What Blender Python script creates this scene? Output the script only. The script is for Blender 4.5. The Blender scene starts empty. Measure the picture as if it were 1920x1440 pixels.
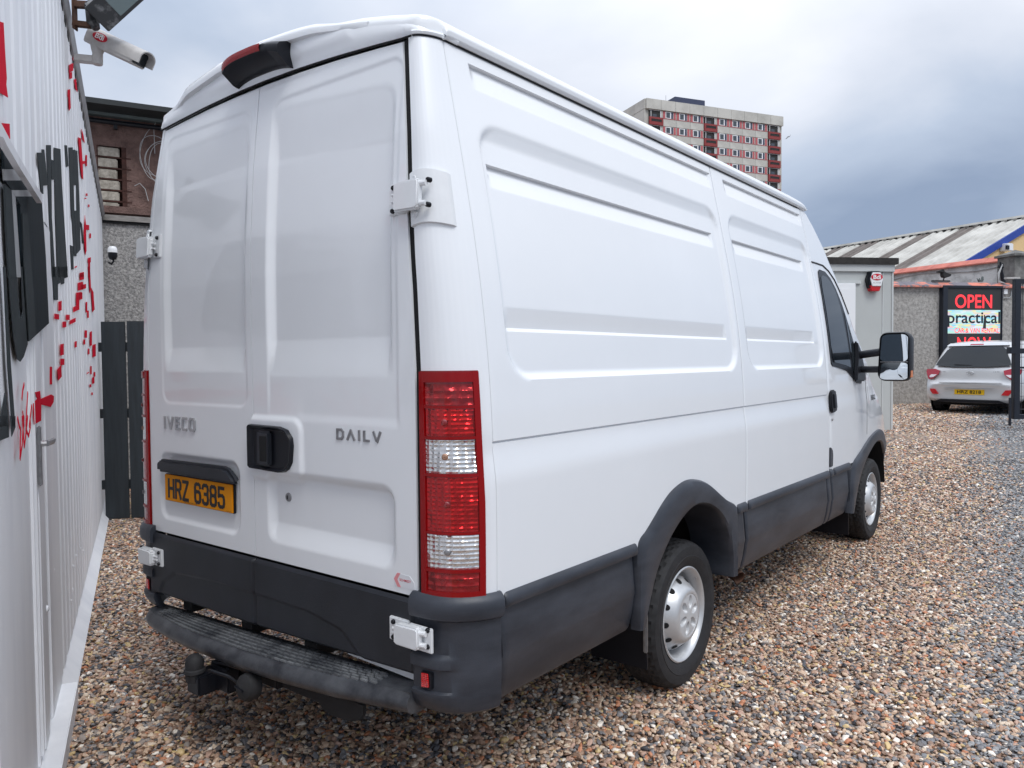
import bpy, bmesh, math, random
import numpy as np
from mathutils import Vector, Matrix
random.seed(7); RNG = np.random.default_rng(7)
SC = bpy.context.scene
COL = SC.collection

# ------------------------------------------------------------------ camera
CAM = Vector((2.4746, -1.6568, 1.5352)); YAW, PITCH, ROLL, FPX = 0.66195, -0.031014, -0.00911, 1431.0
_f = Vector((-math.sin(YAW)*math.cos(PITCH), math.cos(YAW)*math.cos(PITCH), math.sin(PITCH)))
_r0 = Vector((math.cos(YAW), math.sin(YAW), 0)); _u0 = _r0.cross(_f)
_r = _r0*math.cos(ROLL) + _u0*math.sin(ROLL); _u = -_r0*math.sin(ROLL) + _u0*math.cos(ROLL)
cd = bpy.data.cameras.new('camera'); cam = bpy.data.objects.new('camera', cd); COL.objects.link(cam)
cam.matrix_world = Matrix(((_r.x, _u.x, -_f.x, CAM.x), (_r.y, _u.y, -_f.y, CAM.y), (_r.z, _u.z, -_f.z, CAM.z), (0, 0, 0, 1)))
cd.sensor_width = 36; cd.lens = FPX/1920*36; cd.clip_start = 0.05; cd.clip_end = 3000
SC.camera = cam

# ------------------------------------------------------------------ sky, sun, exposure
SUN_EL, SUN_AZ = math.radians(56), math.radians(112)      # azimuth clockwise from +Y
w = bpy.data.worlds.new('World'); SC.world = w; w.use_nodes = True
nt = w.node_tree; N = nt.nodes; L = nt.links; N.clear()
def nd(t, **k):
    n = N.new(t)
    for a, b in k.items(): setattr(n, a, b)
    return n
wo = nd('ShaderNodeOutputWorld'); mixs = nd('ShaderNodeMixShader'); L.new(mixs.outputs[0], wo.inputs[0])
sky = nd('ShaderNodeTexSky', sky_type='NISHITA', sun_disc=False, sun_elevation=SUN_EL, sun_rotation=SUN_AZ)
b1 = nd('ShaderNodeBackground'); b1.inputs[1].default_value = 0.1; L.new(sky.outputs[0], b1.inputs[0])
b2 = nd('ShaderNodeBackground'); b2.inputs[1].default_value = 0.85
mixs.inputs[0].default_value = 0.94; L.new(b1.outputs[0], mixs.inputs[1]); L.new(b2.outputs[0], mixs.inputs[2])
tc = nd('ShaderNodeTexCoord'); sep = nd('ShaderNodeSeparateXYZ'); L.new(tc.outputs['Generated'], sep.inputs[0])
zc = nd('ShaderNodeMath', operation='MAXIMUM'); L.new(sep.outputs[2], zc.inputs[0]); zc.inputs[1].default_value = 0.0
za = nd('ShaderNodeMath', operation='ADD'); L.new(zc.outputs[0], za.inputs[0]); za.inputs[1].default_value = 0.22
cmb = nd('ShaderNodeCombineXYZ')
for i in (0, 1):
    dv = nd('ShaderNodeMath', operation='DIVIDE'); L.new(sep.outputs[i], dv.inputs[0]); L.new(za.outputs[0], dv.inputs[1]); L.new(dv.outputs[0], cmb.inputs[i])
cmb.inputs[2].default_value = 3.7
n1 = nd('ShaderNodeTexNoise'); n1.inputs['Scale'].default_value = 1.15; n1.inputs['Detail'].default_value = 6; n1.inputs['Roughness'].default_value = 0.48
n1.inputs['Distortion'].default_value = 0.25
L.new(cmb.outputs[0], n1.inputs['Vector'])
# elevation lightening: heavy blue grey cloud low down, pale higher up
el = nd('ShaderNodeMapRange'); el.inputs['From Min'].default_value = 0.06; el.inputs['From Max'].default_value = 0.36
el.inputs['To Min'].default_value = -0.30; el.inputs['To Max'].default_value = 0.12; el.interpolation_type = 'SMOOTHSTEP'
L.new(zc.outputs[0], el.inputs[0])
ad = nd('ShaderNodeMath', operation='ADD'); L.new(n1.outputs['Fac'], ad.inputs[0]); L.new(el.outputs[0], ad.inputs[1])
cr = nd('ShaderNodeValToRGB'); L.new(ad.outputs[0], cr.inputs[0])
e = cr.color_ramp.elements; e[0].position = 0.14; e[0].color = (0.25, 0.315, 0.44, 1); e[1].position = 0.80; e[1].color = (0.82, 0.845, 0.91, 1)
k = cr.color_ramp.elements.new(0.42); k.color = (0.45, 0.52, 0.64, 1)
k = cr.color_ramp.elements.new(0.58); k.color = (0.62, 0.665, 0.755, 1)
zen = nd('ShaderNodeMapRange'); zen.inputs['From Min'].default_value = 0.36; zen.inputs['From Max'].default_value = 1.0
zen.inputs['To Min'].default_value = 1.0; zen.inputs['To Max'].default_value = 2.1; L.new(zc.outputs[0], zen.inputs[0])
vm = nd('ShaderNodeVectorMath', operation='SCALE'); L.new(cr.outputs[0], vm.inputs[0]); L.new(zen.outputs[0], vm.inputs['Scale'])
L.new(vm.outputs[0], b2.inputs[0])
sd = bpy.data.lights.new('sun', 'SUN'); sd.energy = 1.15; sd.angle = math.radians(24); sd.color = (1.0, 0.985, 0.955)
sun = bpy.data.objects.new('sun', sd); COL.objects.link(sun)
sdir = Vector((math.sin(SUN_AZ)*math.cos(SUN_EL), math.cos(SUN_AZ)*math.cos(SUN_EL), math.sin(SUN_EL)))
sun.rotation_euler = sdir.to_track_quat('Z', 'Y').to_euler(); sun.location = (6, -4, 12)
vs = SC.view_settings; vs.view_transform = 'Standard'; vs.look = 'None'; vs.exposure = 0.52; vs.gamma = 1; vs.use_curve_mapping = False

# ------------------------------------------------------------------ measured points of the place
def ray(x, y): return _f + _r*((x-960)/FPX) - _u*((y-720)/FPX)
def at(x, y, d): return CAM + ray(x, y)*d
def on_plane(x, y, P0, n):
    r = ray(x, y); return CAM + r*((P0-CAM).dot(n)/r.dot(n))
def smooth(t): t = min(1, max(0, t)); return t*t*(3-2*t)
def gz(x, y):
    return 0.37*smooth((y-5.9)/5.2) + 0.08*smooth((y-11)/7)

# ------------------------------------------------------------------ materials
MATS = {}
def mat(name, col, rough=0.5, metal=0.0, coat=0.0, var=0.0, vscale=3.0, bump=0.0, bscale=60.0, col2=None, spec=0.5, stretch=None, emit=None, estr=0.0, thr=(0.35, 0.65), coatr=0.03, alpha=None):
    m = bpy.data.materials.new(name); m.use_nodes = True; t = m.node_tree; p = t.nodes['Principled BSDF']
    p.inputs['Base Color'].default_value = (*col, 1); p.inputs['Roughness'].default_value = rough; p.inputs['Metallic'].default_value = metal
    p.inputs['Coat Weight'].default_value = coat; p.inputs['Coat Roughness'].default_value = coatr; p.inputs['Specular IOR Level'].default_value = spec
    if emit: p.inputs['Emission Color'].default_value = (*emit, 1); p.inputs['Emission Strength'].default_value = estr
    tcn = t.nodes.new('ShaderNodeTexCoord'); src = tcn.outputs['Object']
    if stretch:
        mp = t.nodes.new('ShaderNodeMapping'); mp.inputs['Scale'].default_value = stretch; t.links.new(src, mp.inputs[0]); src = mp.outputs[0]
    if var or col2:
        n = t.nodes.new('ShaderNodeTexNoise'); n.inputs['Scale'].default_value = vscale; n.inputs['Detail'].default_value = 8; n.inputs['Roughness'].default_value = 0.62
        t.links.new(src, n.inputs['Vector'])
        c = t.nodes.new('ShaderNodeValToRGB'); c.color_ramp.elements[0].position = thr[0]; c.color_ramp.elements[1].position = thr[1]
        a = col2 if col2 else tuple(max(0, v*(1-var)) for v in col)
        c.color_ramp.elements[0].color = (*a, 1); c.color_ramp.elements[1].color = (*col, 1)
        t.links.new(n.outputs['Fac'], c.inputs[0]); t.links.new(c.outputs[0], p.inputs['Base Color'])
    if bump:
        n = t.nodes.new('ShaderNodeTexNoise'); n.inputs['Scale'].default_value = bscale; n.inputs['Detail'].default_value = 5
        t.links.new(src, n.inputs['Vector'])
        b = t.nodes.new('ShaderNodeBump'); b.inputs['Strength'].default_value = 1.0; b.inputs['Distance'].default_value = bump
        t.links.new(n.outputs['Fac'], b.inputs['Height']); t.links.new(b.outputs[0], p.inputs['Normal'])
    MATS[name] = m; return m

def pebble_colours(t, rnd, loc):
    """warm flint/beach pebble colours, turning to grey chippings where the drive begins; returns colour socket"""
    def ramp(cols):
        c = t.nodes.new('ShaderNodeValToRGB'); c.color_ramp.interpolation = 'CONSTANT'
        el = c.color_ramp.elements
        while len(el) < len(cols): el.new(0.5)
        acc = 0; tot = sum(wt for wt, _ in cols)
        for i, (wt, cc) in enumerate(cols):
            el[i].position = acc/tot; el[i].color = (*cc, 1); acc += wt
        t.links.new(rnd, c.inputs[0]); return c
    warm = ramp([(3, (.37, .235, .16)), (3, (.52, .37, .26)), (1.6, (.12, .11, .11)), (2.0, (.235, .15, .105)), (2.0, (.62, .50, .38)), (1.4, (.065, .065, .072)),
                 (1.8, (.44, .285, .215)), (1.1, (.78, .71, .62)), (1.6, (.20, .195, .20)), (1.1, (.47, .20, .105)), (.8, (.56, .41, .20)), (1.7, (.31, .26, .225))])
    grey = ramp([(3, (.19, .19, .195)), (3, (.25, .25, .255)), (2, (.14, .142, .15)), (1.5, (.30, .30, .295)), (.7, (.40, .39, .37)), (.6, (.38, .27, .19)), (.6, (.09, .09, .10))])
    sx = t.nodes.new('ShaderNodeSeparateXYZ'); t.links.new(loc, sx.inputs[0])
    # distance right of a line through the drive edge
    m1 = t.nodes.new('ShaderNodeMath'); m1.operation = 'MULTIPLY_ADD'; m1.inputs[1].default_value = 0.125; m1.inputs[2].default_value = 0
    t.links.new(sx.outputs[1], m1.inputs[0])
    m2 = t.nodes.new('ShaderNodeMath'); m2.operation = 'ADD'; t.links.new(sx.outputs[0], m2.inputs[0]); t.links.new(m1.outputs[0], m2.inputs[1])
    nz = t.nodes.new('ShaderNodeTexNoise'); nz.inputs['Scale'].default_value = 0.9; nz.inputs['Detail'].default_value = 3; t.links.new(loc, nz.inputs['Vector'])
    m3 = t.nodes.new('ShaderNodeMath'); m3.operation = 'MULTIPLY_ADD'; m3.inputs[1].default_value = 0.4; t.links.new(nz.outputs['Fac'], m3.inputs[0]); t.links.new(m2.outputs[0], m3.inputs[2])
    mr = t.nodes.new('ShaderNodeMapRange'); mr.inputs['From Min'].default_value = 2.32; mr.inputs['From Max'].default_value = 2.95; mr.inputs['To Max'].default_value = 0.93
    t.links.new(m3.outputs[0], mr.inputs[0])
    wn = t.nodes.new('ShaderNodeTexWhiteNoise'); wn.noise_dimensions = '1D'
    mm = t.nodes.new('ShaderNodeMath'); mm.operation = 'MULTIPLY'; mm.inputs[1].default_value = 917.3; t.links.new(rnd, mm.inputs[0]); t.links.new(mm.outputs[0], wn.inputs['W'])
    lt = t.nodes.new('ShaderNodeMath'); lt.operation = 'LESS_THAN'; t.links.new(wn.outputs['Value'], lt.inputs[0]); t.links.new(mr.outputs[0], lt.inputs[1])
    mx = t.nodes.new('ShaderNodeMix'); mx.data_type = 'RGBA'; t.links.new(lt.outputs[0], mx.inputs['Factor']); t.links.new(warm.outputs[0], mx.inputs['A']); t.links.new(grey.outputs[0], mx.inputs['B'])
    return mx.outputs['Result'], wn.outputs['Value']

def make_pebble_mat():
    m = bpy.data.materials.new('pebbles'); m.use_nodes = True; t = m.node_tree; p = t.nodes['Principled BSDF']
    oi = t.nodes.new('ShaderNodeObjectInfo')
    c, r2 = pebble_colours(t, oi.outputs['Random'], oi.outputs['Location'])
    tcn = t.nodes.new('ShaderNodeTexCoord'); n = t.nodes.new('ShaderNodeTexNoise'); n.inputs['Scale'].default_value = 1.6; n.inputs['Detail'].default_value = 4
    t.links.new(tcn.outputs['Object'], n.inputs['Vector'])
    mr = t.nodes.new('ShaderNodeMapRange'); mr.inputs['To Min'].default_value = 0.82; mr.inputs['To Max'].default_value = 1.42; t.links.new(n.outputs['Fac'], mr.inputs[0])
    v = t.nodes.new('ShaderNodeVectorMath'); v.operation = 'SCALE'; t.links.new(c, v.inputs[0]); t.links.new(mr.outputs[0], v.inputs['Scale'])
    t.links.new(v.outputs[0], p.inputs['Base Color']); p.inputs['Roughness'].default_value = 0.5
    MATS['pebbles'] = m
make_pebble_mat()
def make_ground_mat():
    m = bpy.data.materials.new('gravel_bed'); m.use_nodes = True; t = m.node_tree; p = t.nodes['Principled BSDF']
    g = t.nodes.new('ShaderNodeNewGeometry')
    vo = t.nodes.new('ShaderNodeTexVoronoi'); vo.inputs['Scale'].default_value = 38; t.links.new(g.outputs['Position'], vo.inputs['Vector'])
    sr = t.nodes.new('ShaderNodeSeparateColor'); t.links.new(vo.outputs['Color'], sr.inputs[0])
    c, _ = pebble_colours(t, sr.outputs[0], g.outputs['Position'])
    # gaps between the stones
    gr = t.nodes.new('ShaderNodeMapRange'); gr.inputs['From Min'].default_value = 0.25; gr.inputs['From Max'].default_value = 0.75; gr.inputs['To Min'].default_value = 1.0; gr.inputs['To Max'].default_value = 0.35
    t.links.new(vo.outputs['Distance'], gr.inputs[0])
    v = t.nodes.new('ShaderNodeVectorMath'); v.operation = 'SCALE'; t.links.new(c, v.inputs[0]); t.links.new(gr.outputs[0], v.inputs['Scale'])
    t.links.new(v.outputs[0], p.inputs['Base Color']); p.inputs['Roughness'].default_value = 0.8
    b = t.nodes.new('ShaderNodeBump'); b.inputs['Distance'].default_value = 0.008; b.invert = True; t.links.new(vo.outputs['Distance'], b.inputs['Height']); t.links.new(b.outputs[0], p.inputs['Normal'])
    MATS['gravel_bed'] = m
make_ground_mat()

mat('van_white', (.82, .84, .865), rough=.30, coat=.85, coatr=.045, var=.03, vscale=1.3, bump=.0004, bscale=2.2)
mat('van_white_b', (.76, .775, .79), rough=.42, coat=.4, var=.06, vscale=9)
mat('black_plastic', (.017, .020, .028), rough=.46, col2=(.009, .011, .016), vscale=4, bump=.0006, bscale=420, stretch=(1, 1, .45))
mat('grey_plastic', (.044, .050, .064), rough=.42, col2=(.018, .021, .029), vscale=5.5, bump=.0005, bscale=420, stretch=(.5, .5, 1.6))
mat('step_plastic', (.085, .09, .10), rough=.36, col2=(.018, .020, .026), vscale=11, bump=.001, bscale=160, thr=(.36, .72))
mat('tread_worn', (.20, .21, .22), rough=.34, col2=(.05, .054, .062), vscale=9, thr=(.35, .62))
mat('satin_black', (.009, .010, .014), rough=.34, spec=.28)
mat('gap_black', (.004, .004, .005), rough=.9)
mat('rubber', (.019, .019, .021), rough=.72, var=.45, vscale=22, bump=.0008, bscale=300)
mat('underbody', (.012, .012, .014), rough=.8, var=.5, vscale=8)
mat('rust', (.10, .045, .025), rough=.85, var=.6, vscale=20, bump=.002, bscale=60)
mat('rim_silver', (.60, .61, .62), rough=.36, metal=.5, var=.12, vscale=14, coat=.2)
mat('cap_grey', (.56, .57, .58), rough=.45, metal=.2, var=.08, vscale=30)
mat('chrome', (.50, .50, .51), rough=.3, metal=.85)
mat('dull_metal', (.38, .38, .39), rough=.42, metal=.8, var=.3, vscale=30)
mat('mirror_glass', (.80, .84, .87), rough=.01, metal=1.0)
mat('dark_glass', (.010, .014, .018), rough=.03, spec=.45)
mat('lamp_red', (.25, .001, .002), rough=.18, coat=.15, spec=.3)
mat('lamp_red_dark', (.22, .002, .004), rough=.2, coat=1.0)
mat('reflector_red', (.52, .006, .012), rough=.3, coat=.2)
def facet(name, col, metal, scale, dist, rough=.12):
    m = mat(name, col, rough=rough, metal=metal, coat=1.0); t = m.node_tree; p = t.nodes['Principled BSDF']
    tcn = t.nodes.new('ShaderNodeTexCoord'); mp = t.nodes.new('ShaderNodeMapping'); mp.inputs['Scale'].default_value = scale
    t.links.new(tcn.outputs['Object'], mp.inputs[0]); v = t.nodes.new('ShaderNodeTexVoronoi'); v.inputs['Scale'].default_value = 1; v.inputs['Randomness'].default_value = 0.0
    t.links.new(mp.outputs[0], v.inputs['Vector'])
    n = t.nodes.new('ShaderNodeTexNoise'); n.inputs['Scale'].default_value = 14; t.links.new(tcn.outputs['Object'], n.inputs['Vector'])
    a = t.nodes.new('ShaderNodeMath'); a.operation = 'MULTIPLY_ADD'; a.inputs[1].default_value = 3.0; t.links.new(n.outputs['Fac'], a.inputs[0]); t.links.new(v.outputs['Distance'], a.inputs[2])
    b = t.nodes.new('ShaderNodeBump'); b.inputs['Distance'].default_value = dist; t.links.new(a.outputs[0], b.inputs['Height'])
    t.links.new(b.outputs[0], p.inputs['Normal']); return m
facet('lens_red', (.50, .003, .005), .8, (52, 52, 74), .007, .09)
facet('lens_red_deep', (.34, .003, .005), .6, (30, 30, 46), .012, .10)
facet('lens_clear', (.78, .78, .78), .85, (56, 56, 76), .007, .08)
facet('lens_hatch', (.85, .02, .02), .6, (160, 160, 160), .004)
mat('amber', (.62, .20, .07), rough=.25, coat=.3)
mat('bulb_amber', (.42, .24, .16), rough=.25, metal=.4)
mat('plate_yellow', (.78, .29, .008), rough=.6, spec=.15, var=.1, vscale=12)
mat('plate_yellow_car', (.80, .50, .02), rough=.6, spec=.2)
mat('ink_black', (.008, .008, .009), rough=.5)
mat('sticker_white', (.72, .73, .76), rough=.4)
mat('sticker_red', (.75, .28, .30), rough=.4)
mat('wall_white', (.90, .905, .92), rough=.55, col2=(.78, .79, .82), vscale=3.5, bump=.0012, bscale=25, stretch=(1, 1, .22), thr=(.30, .60))
mat('trim_white', (.74, .74, .76), rough=.5, col2=(.52, .52, .54), vscale=6, thr=(.25, .5))
mat('trim_grey', (.40, .41, .42), rough=.5, col2=(.28, .28, .29), vscale=6)
mat('paint_grey', (.050, .058, .062), rough=.8, var=.2, vscale=6, spec=.1)
mat('paint_red', (.66, .004, .028), rough=.85, var=.08, vscale=8, spec=.1)
mat('dark_teal', (.016, .024, .030), rough=.7, spec=.15, var=.35, vscale=5, stretch=(6, 6, .6))
mat('fence_grey', (.026, .034, .041), rough=.65, var=.35, vscale=6, bump=.001, bscale=40, stretch=(6, 6, .5))
mat('timber_pale', (.30, .26, .20), rough=.8, var=.5, vscale=30)
mat('pebbledash', (.46, .44, .42), rough=.95, col2=(.17, .165, .16), vscale=34, bump=.02, bscale=46, thr=(.36, .66))
mat('render_brown', (.205, .125, .105), rough=.95, col2=(.085, .050, .042), vscale=7, bump=.02, bscale=38, thr=(.30, .72))
mat('block_concrete', (.50, .45, .38), rough=.95, col2=(.26, .23, .19), vscale=14, bump=.012, bscale=30)
mat('rust_bar', (.075, .028, .02), rough=.9, var=.5, vscale=18)
mat('eave_dark', (.022, .027, .028), rough=.7, var=.3, vscale=4)
mat('gutter_green', (.13, .16, .16), rough=.6, var=.3)
mat('timber_grey', (.30, .28, .26), rough=.9, var=.4, vscale=10, stretch=(1, 1, 5))
mat('cable_grey', (.42, .42, .42), rough=.6)
mat('cabin_grey', (.47, .49, .48), rough=.55, var=.06, vscale=2)
mat('cabin_trim', (.55, .57, .565), rough=.5, var=.08)
mat('felt_dark', (.035, .032, .03), rough=.9, var=.5, vscale=14)
mat('upvc', (.80, .81, .82), rough=.3)
mat('rough_render', (.44, .42, .395), rough=.95, col2=(.23, .22, .205), vscale=16, bump=.012, bscale=24, thr=(.34, .66))
mat('white_render', (.66, .66, .65), rough=.95, col2=(.33, .33, .32), vscale=3.5, bump=.01, bscale=20, thr=(.32, .56))
mat('coping_red', (.60, .19, .14), rough=.8, col2=(.42, .13, .10), vscale=4, bump=.004, bscale=20)
mat('coping_worn', (.60, .20, .14), rough=.8, col2=(.15, .14, .16), vscale=2.6, bump=.004, bscale=20, thr=(.47, .52))
mat('pillar_render', (.22, .215, .205), rough=.95, col2=(.09, .09, .085), vscale=4, bump=.01, bscale=16)
mat('roof_sheet', (.55, .54, .50), rough=.85, col2=(.36, .35, .32), vscale=1.2, stretch=(1, 1, 1))
mat('roof_light', (.17, .145, .13), rough=.8, col2=(.10, .085, .075), vscale=2)
mat('blue_paint', (.010, .045, .30), rough=.45)
mat('yellow_render', (.78, .55, .28), rough=.9, var=.06, vscale=1)
mat('led_panel', (.026, .028, .030), rough=.6)
mat('steel_navy', (.012, .016, .026), rough=.4, var=.2)
mat('led_red', (.5, .02, .02), rough=.5, emit=(1.0, .035, .05), estr=1.05)
mat('tower_concrete', (.56, .545, .50), rough=.95, col2=(.40, .39, .355), vscale=.35, thr=(.3, .6))
mat('tower_red', (.27, .045, .045), rough=.8, var=.15, vscale=.6)
mat('tower_pink', (.46, .12, .13), rough=.8)
mat('tower_glass', (.05, .065, .08), rough=.15, coat=.5, var=.5, vscale=.8)
mat('tower_blue', (.035, .045, .09), rough=.5)
mat('tower_dark', (.03, .03, .03), rough=.9)
mat('car_white', (.60, .61, .62), rough=.28, metal=.3, coat=.8)
mat('car_lamp_red', (.36, .006, .03), rough=.25, coat=.2)
mat('car_lamp_clear', (.62, .58, .60), rough=.12, metal=.6, coat=1)
mat('lamp_housing', (.035, .036, .038), rough=.5, col2=(.20, .20, .20), vscale=14, thr=(.3, .45))
mat('lamp_glass', (.16, .21, .21), rough=.08, coat=1)
mat('cctv_grey', (.55, .53, .51), rough=.5, col2=(.42, .40, .38), vscale=10)
mat('letter_white', (.85, .85, .85), rough=.5)
mat('badge_red', (.55, .01, .03), rough=.4)
mat('bird_grey', (.22, .22, .23), rough=.8)
mat('black_bird', (.012, .012, .013), rough=.7)

def led_screen_mat():
    m = bpy.data.materials.new('led_screen'); m.use_nodes = True; t = m.node_tree; p = t.nodes['Principled BSDF']
    tcn = t.nodes.new('ShaderNodeTexCoord'); mp = t.nodes.new('ShaderNodeMapping'); mp.inputs['Scale'].default_value = (5, 5, 26)
    t.links.new(tcn.outputs['Object'], mp.inputs[0]); v = t.nodes.new('ShaderNodeTexVoronoi'); t.links.new(mp.outputs[0], v.inputs['Vector']); v.inputs['Scale'].default_value = 1.3
    s = t.nodes.new('ShaderNodeSeparateColor'); t.links.new(v.outputs['Color'], s.inputs[0])
    c = t.nodes.new('ShaderNodeValToRGB'); el = c.color_ramp.elements
    for i in range(4): el.new(.5)
    for i, (ps, cc) in enumerate([(0, (.20, .62, .85)), (.25, (.45, .78, .85)), (.45, (.82, .50, .62)), (.6, (.85, .80, .35)), (.75, (.38, .80, .72)), (.9, (.72, .82, .9))]):
        el[i].position = ps; el[i].color = (*cc, 1)
    t.links.new(s.outputs[0], c.inputs[0]); t.links.new(c.outputs[0], p.inputs['Emission Color']); p.inputs['Emission Strength'].default_value = .75
    p.inputs['Base Color'].default_value = (.02, .02, .02, 1); MATS['led_screen'] = m
led_screen_mat()

# ------------------------------------------------------------------ mesh helpers
class MB:
    def __init__(s): s.v = []; s.f = []; s.m = []
    def add(s, vs, fs, mi=0):
        b = len(s.v); s.v += [tuple(v) for v in vs]; s.f += [tuple(b+i for i in f) for f in fs]; s.m += [mi]*len(fs)
    def box(s, c, d, R=None, mi=0):
        c = Vector(c); d = Vector(d)/2; vs = []
        for x in (-1, 1):
            for y in (-1, 1):
                for z in (-1, 1):
                    p = Vector((x*d.x, y*d.y, z*d.z)); vs.append(c + (R @ p if R else p))
        s.add(vs, [(0, 1, 3, 2), (4, 6, 7, 5), (0, 4, 5, 1), (2, 3, 7, 6), (0, 2, 6, 4), (1, 5, 7, 3)], mi)
    def bar(s, p0, p1, wid, thick, up=(0, 0, 1), mi=0):
        p0 = Vector(p0); p1 = Vector(p1); a = (p1-p0); ln = a.length; a.normalize(); u = Vector(up); u = (u - a*u.dot(a)).normalized(); r = a.cross(u)
        R = Matrix((a, u, r)).transposed(); s.box((p0+p1)/2, (ln, wid, thick), R, mi)
    def tube(s, pts, r, n=8, mi=0, cap=True):
        pts = [Vector(p) for p in pts]; rs = r if isinstance(r, (list, tuple)) else [r]*len(pts); vs = []; prev = None
        for i, p in enumerate(pts):
            a = (pts[min(i+1, len(pts)-1)] - pts[max(i-1, 0)]).normalized()
            if prev is None:
                h = Vector((0, 0, 1)) if abs(a.z) < .9 else Vector((1, 0, 0)); u = a.cross(h).normalized()
            else: u = (prev - a*prev.dot(a)).normalized()
            prev = u; w_ = a.cross(u)
            for k_ in range(n):
                t = 2*math.pi*k_/n; vs.append(p + (u*math.cos(t)+w_*math.sin(t))*rs[i])
        fs = [(i*n+k_, i*n+(k_+1) % n, (i+1)*n+(k_+1) % n, (i+1)*n+k_) for i in range(len(pts)-1) for k_ in range(n)]
        if cap: fs += [tuple(range(n-1, -1, -1)), tuple((len(pts)-1)*n+k_ for k_ in range(n))]
        s.add(vs, fs, mi)
    def grid(s, fn, us, vs_, mi=0, flip=False):
        P = [fn(u, v) for u in us for v in vs_]; nv = len(vs_); fs = []
        for i in range(len(us)-1):
            for j in range(nv-1):
                q = (i*nv+j, (i+1)*nv+j, (i+1)*nv+j+1, i*nv+j+1); fs.append(q[::-1] if flip else q)
        s.add(P, fs, mi)
    def lathe(s, prof, c, axis, n=48, mi=0, a0=0, a1=2*math.pi):
        """prof: (radius, along axis)"""
        c = Vector(c); a = Vector(axis).normalized(); h = Vector((0, 0, 1)) if abs(a.z) < .9 else Vector((1, 0, 0)); u = a.cross(h).normalized(); w_ = a.cross(u)
        vs = []; full = abs(a1-a0-2*math.pi) < 1e-6; m_ = n if full else n+1
        for k_ in range(m_):
            t = a0+(a1-a0)*k_/n; d = u*math.cos(t)+w_*math.sin(t)
            for r_, z_ in prof: vs.append(c+a*z_+d*r_)
        q = len(prof); fs = []
        for k_ in range(n):
            k2 = (k_+1) % m_
            for j in range(q-1): fs.append((k_*q+j, k_*q+j+1, k2*q+j+1, k2*q+j))
        s.add(vs, fs, mi)
    def prism(s, poly, fn, d0, d1, mi=0):
        """poly: 2D list, fn(a,b,d) -> point"""
        n = len(poly); vs = [fn(a, b, d0) for a, b in poly] + [fn(a, b, d1) for a, b in poly]
        fs = [tuple(range(n)), tuple(range(2*n-1, n-1, -1))] + [(i, n+i, n+(i+1) % n, (i+1) % n) for i in range(n)]
        s.add(vs, fs, mi)
    def build(s, name, mats, parent=None, sm=True, ang=35, origin=None, bevel=0, tri=False):
        me = bpy.data.meshes.new(name); me.from_pydata([tuple(v) for v in s.v], [], s.f); me.validate()
        if not isinstance(mats, (list, tuple)): mats = [mats]
        for m_ in mats: me.materials.append(MATS[m_] if isinstance(m_, str) else m_)
        if len(me.polygons) == len(s.m) and len(mats) > 1: me.polygons.foreach_set('material_index', s.m)
        bm = bmesh.new(); bm.from_mesh(me); bmesh.ops.remove_doubles(bm, verts=bm.verts, dist=1e-6)
        bmesh.ops.recalc_face_normals(bm, faces=bm.faces)
        if bevel: bmesh.ops.bevel(bm, geom=[e_ for e_ in bm.edges if len(e_.link_faces) == 2 and e_.calc_face_angle(0) > .6], offset=bevel, segments=2, affect='EDGES', clamp_overlap=True)
        if tri: bmesh.ops.triangulate(bm, faces=bm.faces)
        bm.to_mesh(me); bm.free()
        if sm:
            me.polygons.foreach_set('use_smooth', [True]*len(me.polygons)); me.set_sharp_from_angle(angle=math.radians(ang))
        return link(name, me, parent)
def link(name, me, parent=None):
    o = bpy.data.objects.new(name, me); COL.objects.link(o)
    if parent is not None:
        o.parent = parent
        if 'org' in parent: o.matrix_parent_inverse = Matrix.Translation(-Vector(parent['org']))
    return o
def thing(name, label, cat, loc, group=None):
    o = bpy.data.objects.new(name, None); COL.objects.link(o); o.location = loc; o['org'] = tuple(loc); o.empty_display_size = .2
    return tag(o, label, cat, group)
def tag(o, label, cat, group=None):
    o['label'] = label; o['category'] = cat
    if group: o['group'] = group
    return o
def struct(o): o['kind'] = 'structure'; return o
def lerp(a, b, t): return a+(b-a)*t
def interp(x, xs, ys): return float(np.interp(x, xs, ys))
def linsp(a, b, n): return [a+(b-a)*i/(n-1) for i in range(n)]
def sst(x, a, b): return smooth((x-a)/(b-a)) if a != b else float(x > a)
def sdrr(x, y, x0, x1, y0, y1, r):
    cx, cy = (x0+x1)/2, (y0+y1)/2; qx = abs(x-cx)-(x1-x0)/2+r; qy = abs(y-cy)-(y1-y0)/2+r
    return math.hypot(max(qx, 0), max(qy, 0)) + min(max(qx, qy), 0) - r
def text_mesh(body, bold=0.0):
    cu = bpy.data.curves.new('txt', 'FONT'); cu.body = body; cu.size = 1; cu.offset = bold; cu.resolution_u = 4
    o = bpy.data.objects.new('txt', cu); COL.objects.link(o); dg = bpy.context.evaluated_depsgraph_get(); dg.update()
    me = bpy.data.meshes.new_from_object(o.evaluated_get(dg)); vs = [v.co.copy() for v in me.vertices]; fs = [tuple(p.vertices) for p in me.polygons]
    bpy.data.objects.remove(o); bpy.data.curves.remove(cu); bpy.data.meshes.remove(me)
    return vs, fs
def add_text(mb, body, fn, x0, x1, y0, y1, bold=0.0, d=0.0, mi=0):
    """fits the text in the rectangle; fn(a,b,d)->point"""
    vs, fs = text_mesh(body, bold)
    ax = min(v.x for v in vs); bx = max(v.x for v in vs); ay = min(v.y for v in vs); by = max(v.y for v in vs)
    mb.add([fn(x0+(v.x-ax)/(bx-ax)*(x1-x0), y0+(v.y-ay)/(by-ay)*(y1-y0), d) for v in vs], fs, mi)
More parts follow.
